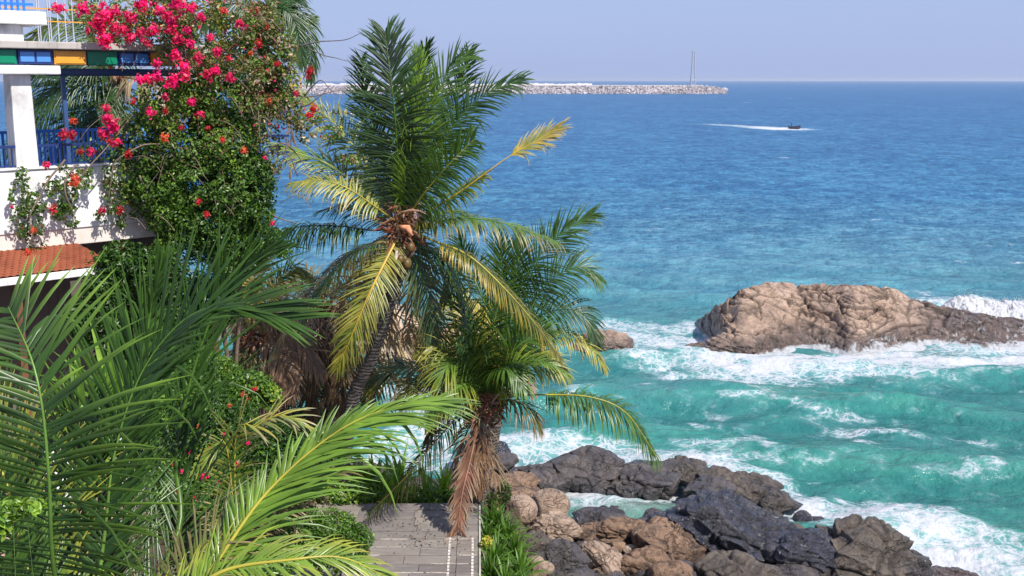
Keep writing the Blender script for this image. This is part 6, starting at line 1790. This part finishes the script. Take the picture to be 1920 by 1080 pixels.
    V = np.array(V)
    F = [[j, j + 1, j + 6, j + 5] for j in range(4)] + [[5 + j, 6 + j, 11 + j, 10 + j] for j in range(4)]
    Bt = np.array([ax, slope, nup])
    me = mesh_data('roof_tile', V @ Bt, np.array(F), M['terracotta'], None, True)
    nt_ = 0
    far = MB()
    rows_ = int(Ls / 0.13)
    base = base_of(r)
    for i in range(rows_ + 1):
        for j in range(60):
            s = -1.6 + j * 0.112 + (0.056 if i % 2 else 0)
            p = T0 + slope * (i * 0.13) + ax * s + nup * 0.012
            if s > 1.25: continue
            if -0.35 < s < 2.1:
                o = bpy.data.objects.new('roof_tile', me); COL.objects.link(o); o.parent = r; o.location = tuple(p - base)
                nt_ += 1
            else:
                far.add(V @ Bt + p, F)
    o = far.build('roof_tile', M['terracotta'], r, smooth=True, cols=False); o['kind'] = 'stuff'
    e = T0 + slope * Ls
    mb = MB(); mb.box(e + ax * -1.05 + np.array(nv) * 0.04 - [0, 0, 0.07], [4.7, 0.05, 0.12], AX); bevel(mb.build('fascia', M['white'], r, cols=False), 0.01)
    box('wall', -3.5, SM, -0.9, -0.7, 7.3, zr1 - 0.005, 'darkwall', 0)
    box('wall', SM - 0.2, SM, -6, -0.9, 7.3, zb - 0.31, 'cream', 0)
    cp = P(75, 600, 16.9); sP = float((cp - A) @ ax); 
    mb = MB(); mb.box(W(sP, n2 - 0.25, (7.3 + zr0) / 2), [0.11, 0.11, zr0 - 7.3 - 0.1], AX); mb.build('post', M['wood'], r, cols=False)
    mb = MB(); mb.box(W(-0.8, n2 + 0.6, 7.30), [5.2, 3.4, 0.16], AX)
    o = mb.build('patio', M['paving'], None, cols=False); tag(o, 'pinkish paved patio in front of the house, glimpsed between fronds', kind='structure')
    q = W(0.1, n2 + 1.6, 7.38)
    lw = root('bench', q, 'low white masonry bench on the patio behind the near palm', 'bench')
    mb = MB(); mb.box(q + [0, 0, 0.42], [1.6, 0.5, 0.1], AX); bevel(mb.build('seat', M['white'], lw, cols=False), 0.015)
    for d_ in (-0.65, 0.65):
        mb = MB(); mb.box(q + ax * d_ + [0, 0, 0.185], [0.2, 0.44, 0.37], AX); bevel(mb.build('leg', M['white'], lw, cols=False), 0.015)
    mb = MB(); mb.box(q - nv * 0.22 + [0, 0, 0.75], [1.6, 0.08, 0.55], AX); bevel(mb.build('backrest', M['white'], lw, cols=False), 0.015)
house()

# brown wooden post in the garden
p = P(402, 735, 20.5); t = P(402, 612, 20.5)
g = float(ground_h(p[None, :2])[0])
r = root('wooden_post', [t[0], t[1], g], 'reddish brown wooden post standing between near frond and tattered palm', 'post')
mb = MB(); cv = np.array([[t[0], t[1], g - 0.2], [t[0] + .01, t[1], (g + t[2]) / 2], [t[0], t[1], t[2]]]); mb.tube(cv, 0.06, 10); mb.build('shaft', M['wood'], r, smooth=False, cols=False)
mb = MB(); mb.tube([[t[0], t[1], t[2] + 0.002], [t[0], t[1], t[2] + 0.05]], 0.072, 10); mb.build('cap', M['wood'], r, smooth=False, cols=False)

# white painted board fragment in the shrub
c = P(408, 765, 18.6)
g = float(ground_h(c[None, :2])[0])
r = root('garden_sign', [c[0], c[1], g], 'broken white board on a thin post poking out of the flowering shrub', 'board')
mb = MB(); mb.tube([[c[0], c[1] + .03, g], [c[0], c[1] + .03, c[2]]], 0.02, 6); mb.build('post', M['wood'], r, cols=False)
mb = MB()
an = np.array([[0.9, 0, 0.35], [0, 1, 0], [-0.35, 0, 0.9]])
mb.box(c + [0, 0, -0.05], [0.22, 0.02, 0.30], an); mb.box(c + [-0.1, 0.0, 0.22], [0.14, 0.02, 0.22], an @ np.array([[0.9, 0, -.4], [0, 1, 0], [.4, 0, .9]]))
mb.build('board', M['white'], r, cols=False)

# bare twigs reaching over the sky: a climber shoot
r = root('vine_shoot', P(560, 160, 19.8), 'bare thin vine shoots reaching from the bougainvillea out over the sky', 'vine')
for i, s in enumerate([[(560, 85, 19.9), (600, 78, 19.8), (645, 75, 19.8), (665, 66, 19.7), (685, 58, 19.7)], [(575, 85, 19.9), (600, 100, 19.8), (640, 112, 19.8), (655, 114, 19.8)],
                       [(570, 180, 19.9), (600, 150, 19.8), (625, 175, 19.8), (640, 185, 19.8)], [(560, 200, 19.9), (590, 190, 19.8), (620, 160, 19.8)], [(540, 260, 19.9), (530, 300, 19.8), (500, 345, 19.8)],
                       [(560, 330, 19.9), (540, 290, 19.8), (510, 300, 19.8)]]):
    cv = catmull(px_pts(s), 18); cv = cv + 0.03 * np.column_stack([pn(cv * 4, i), pn(cv * 4, i + 1), pn(cv * 4, i + 2)])
    mb = MB(); mb.tube(cv, np.linspace(0.014, 0.004, 18), 4, (0.12, 0.10, 0.10)); mb.build('twig', M['vcol'], r, smooth=True)

# ------------------------------------------------------------------ air
def haze():
    mb = MB(); mb.box([0, 0, 27.0], [140000, 140000, 66.0])
    m = Mat('sea_haze')
    v = m.n('ShaderNodeVolumePrincipled')
    v.inputs['Color'].default_value = (0.80, 0.87, 1.0, 1)
    v.inputs['Density'].default_value = 0.00004
    v.inputs['Anisotropy'].default_value = 0.2
    m.nt.links.new(v.outputs[0], m.out.inputs['Volume'])
    o = mb.build('haze', m.m, cols=False)
    tag(o, 'thin pale sea haze over the whole bay', kind='stuff')
haze()
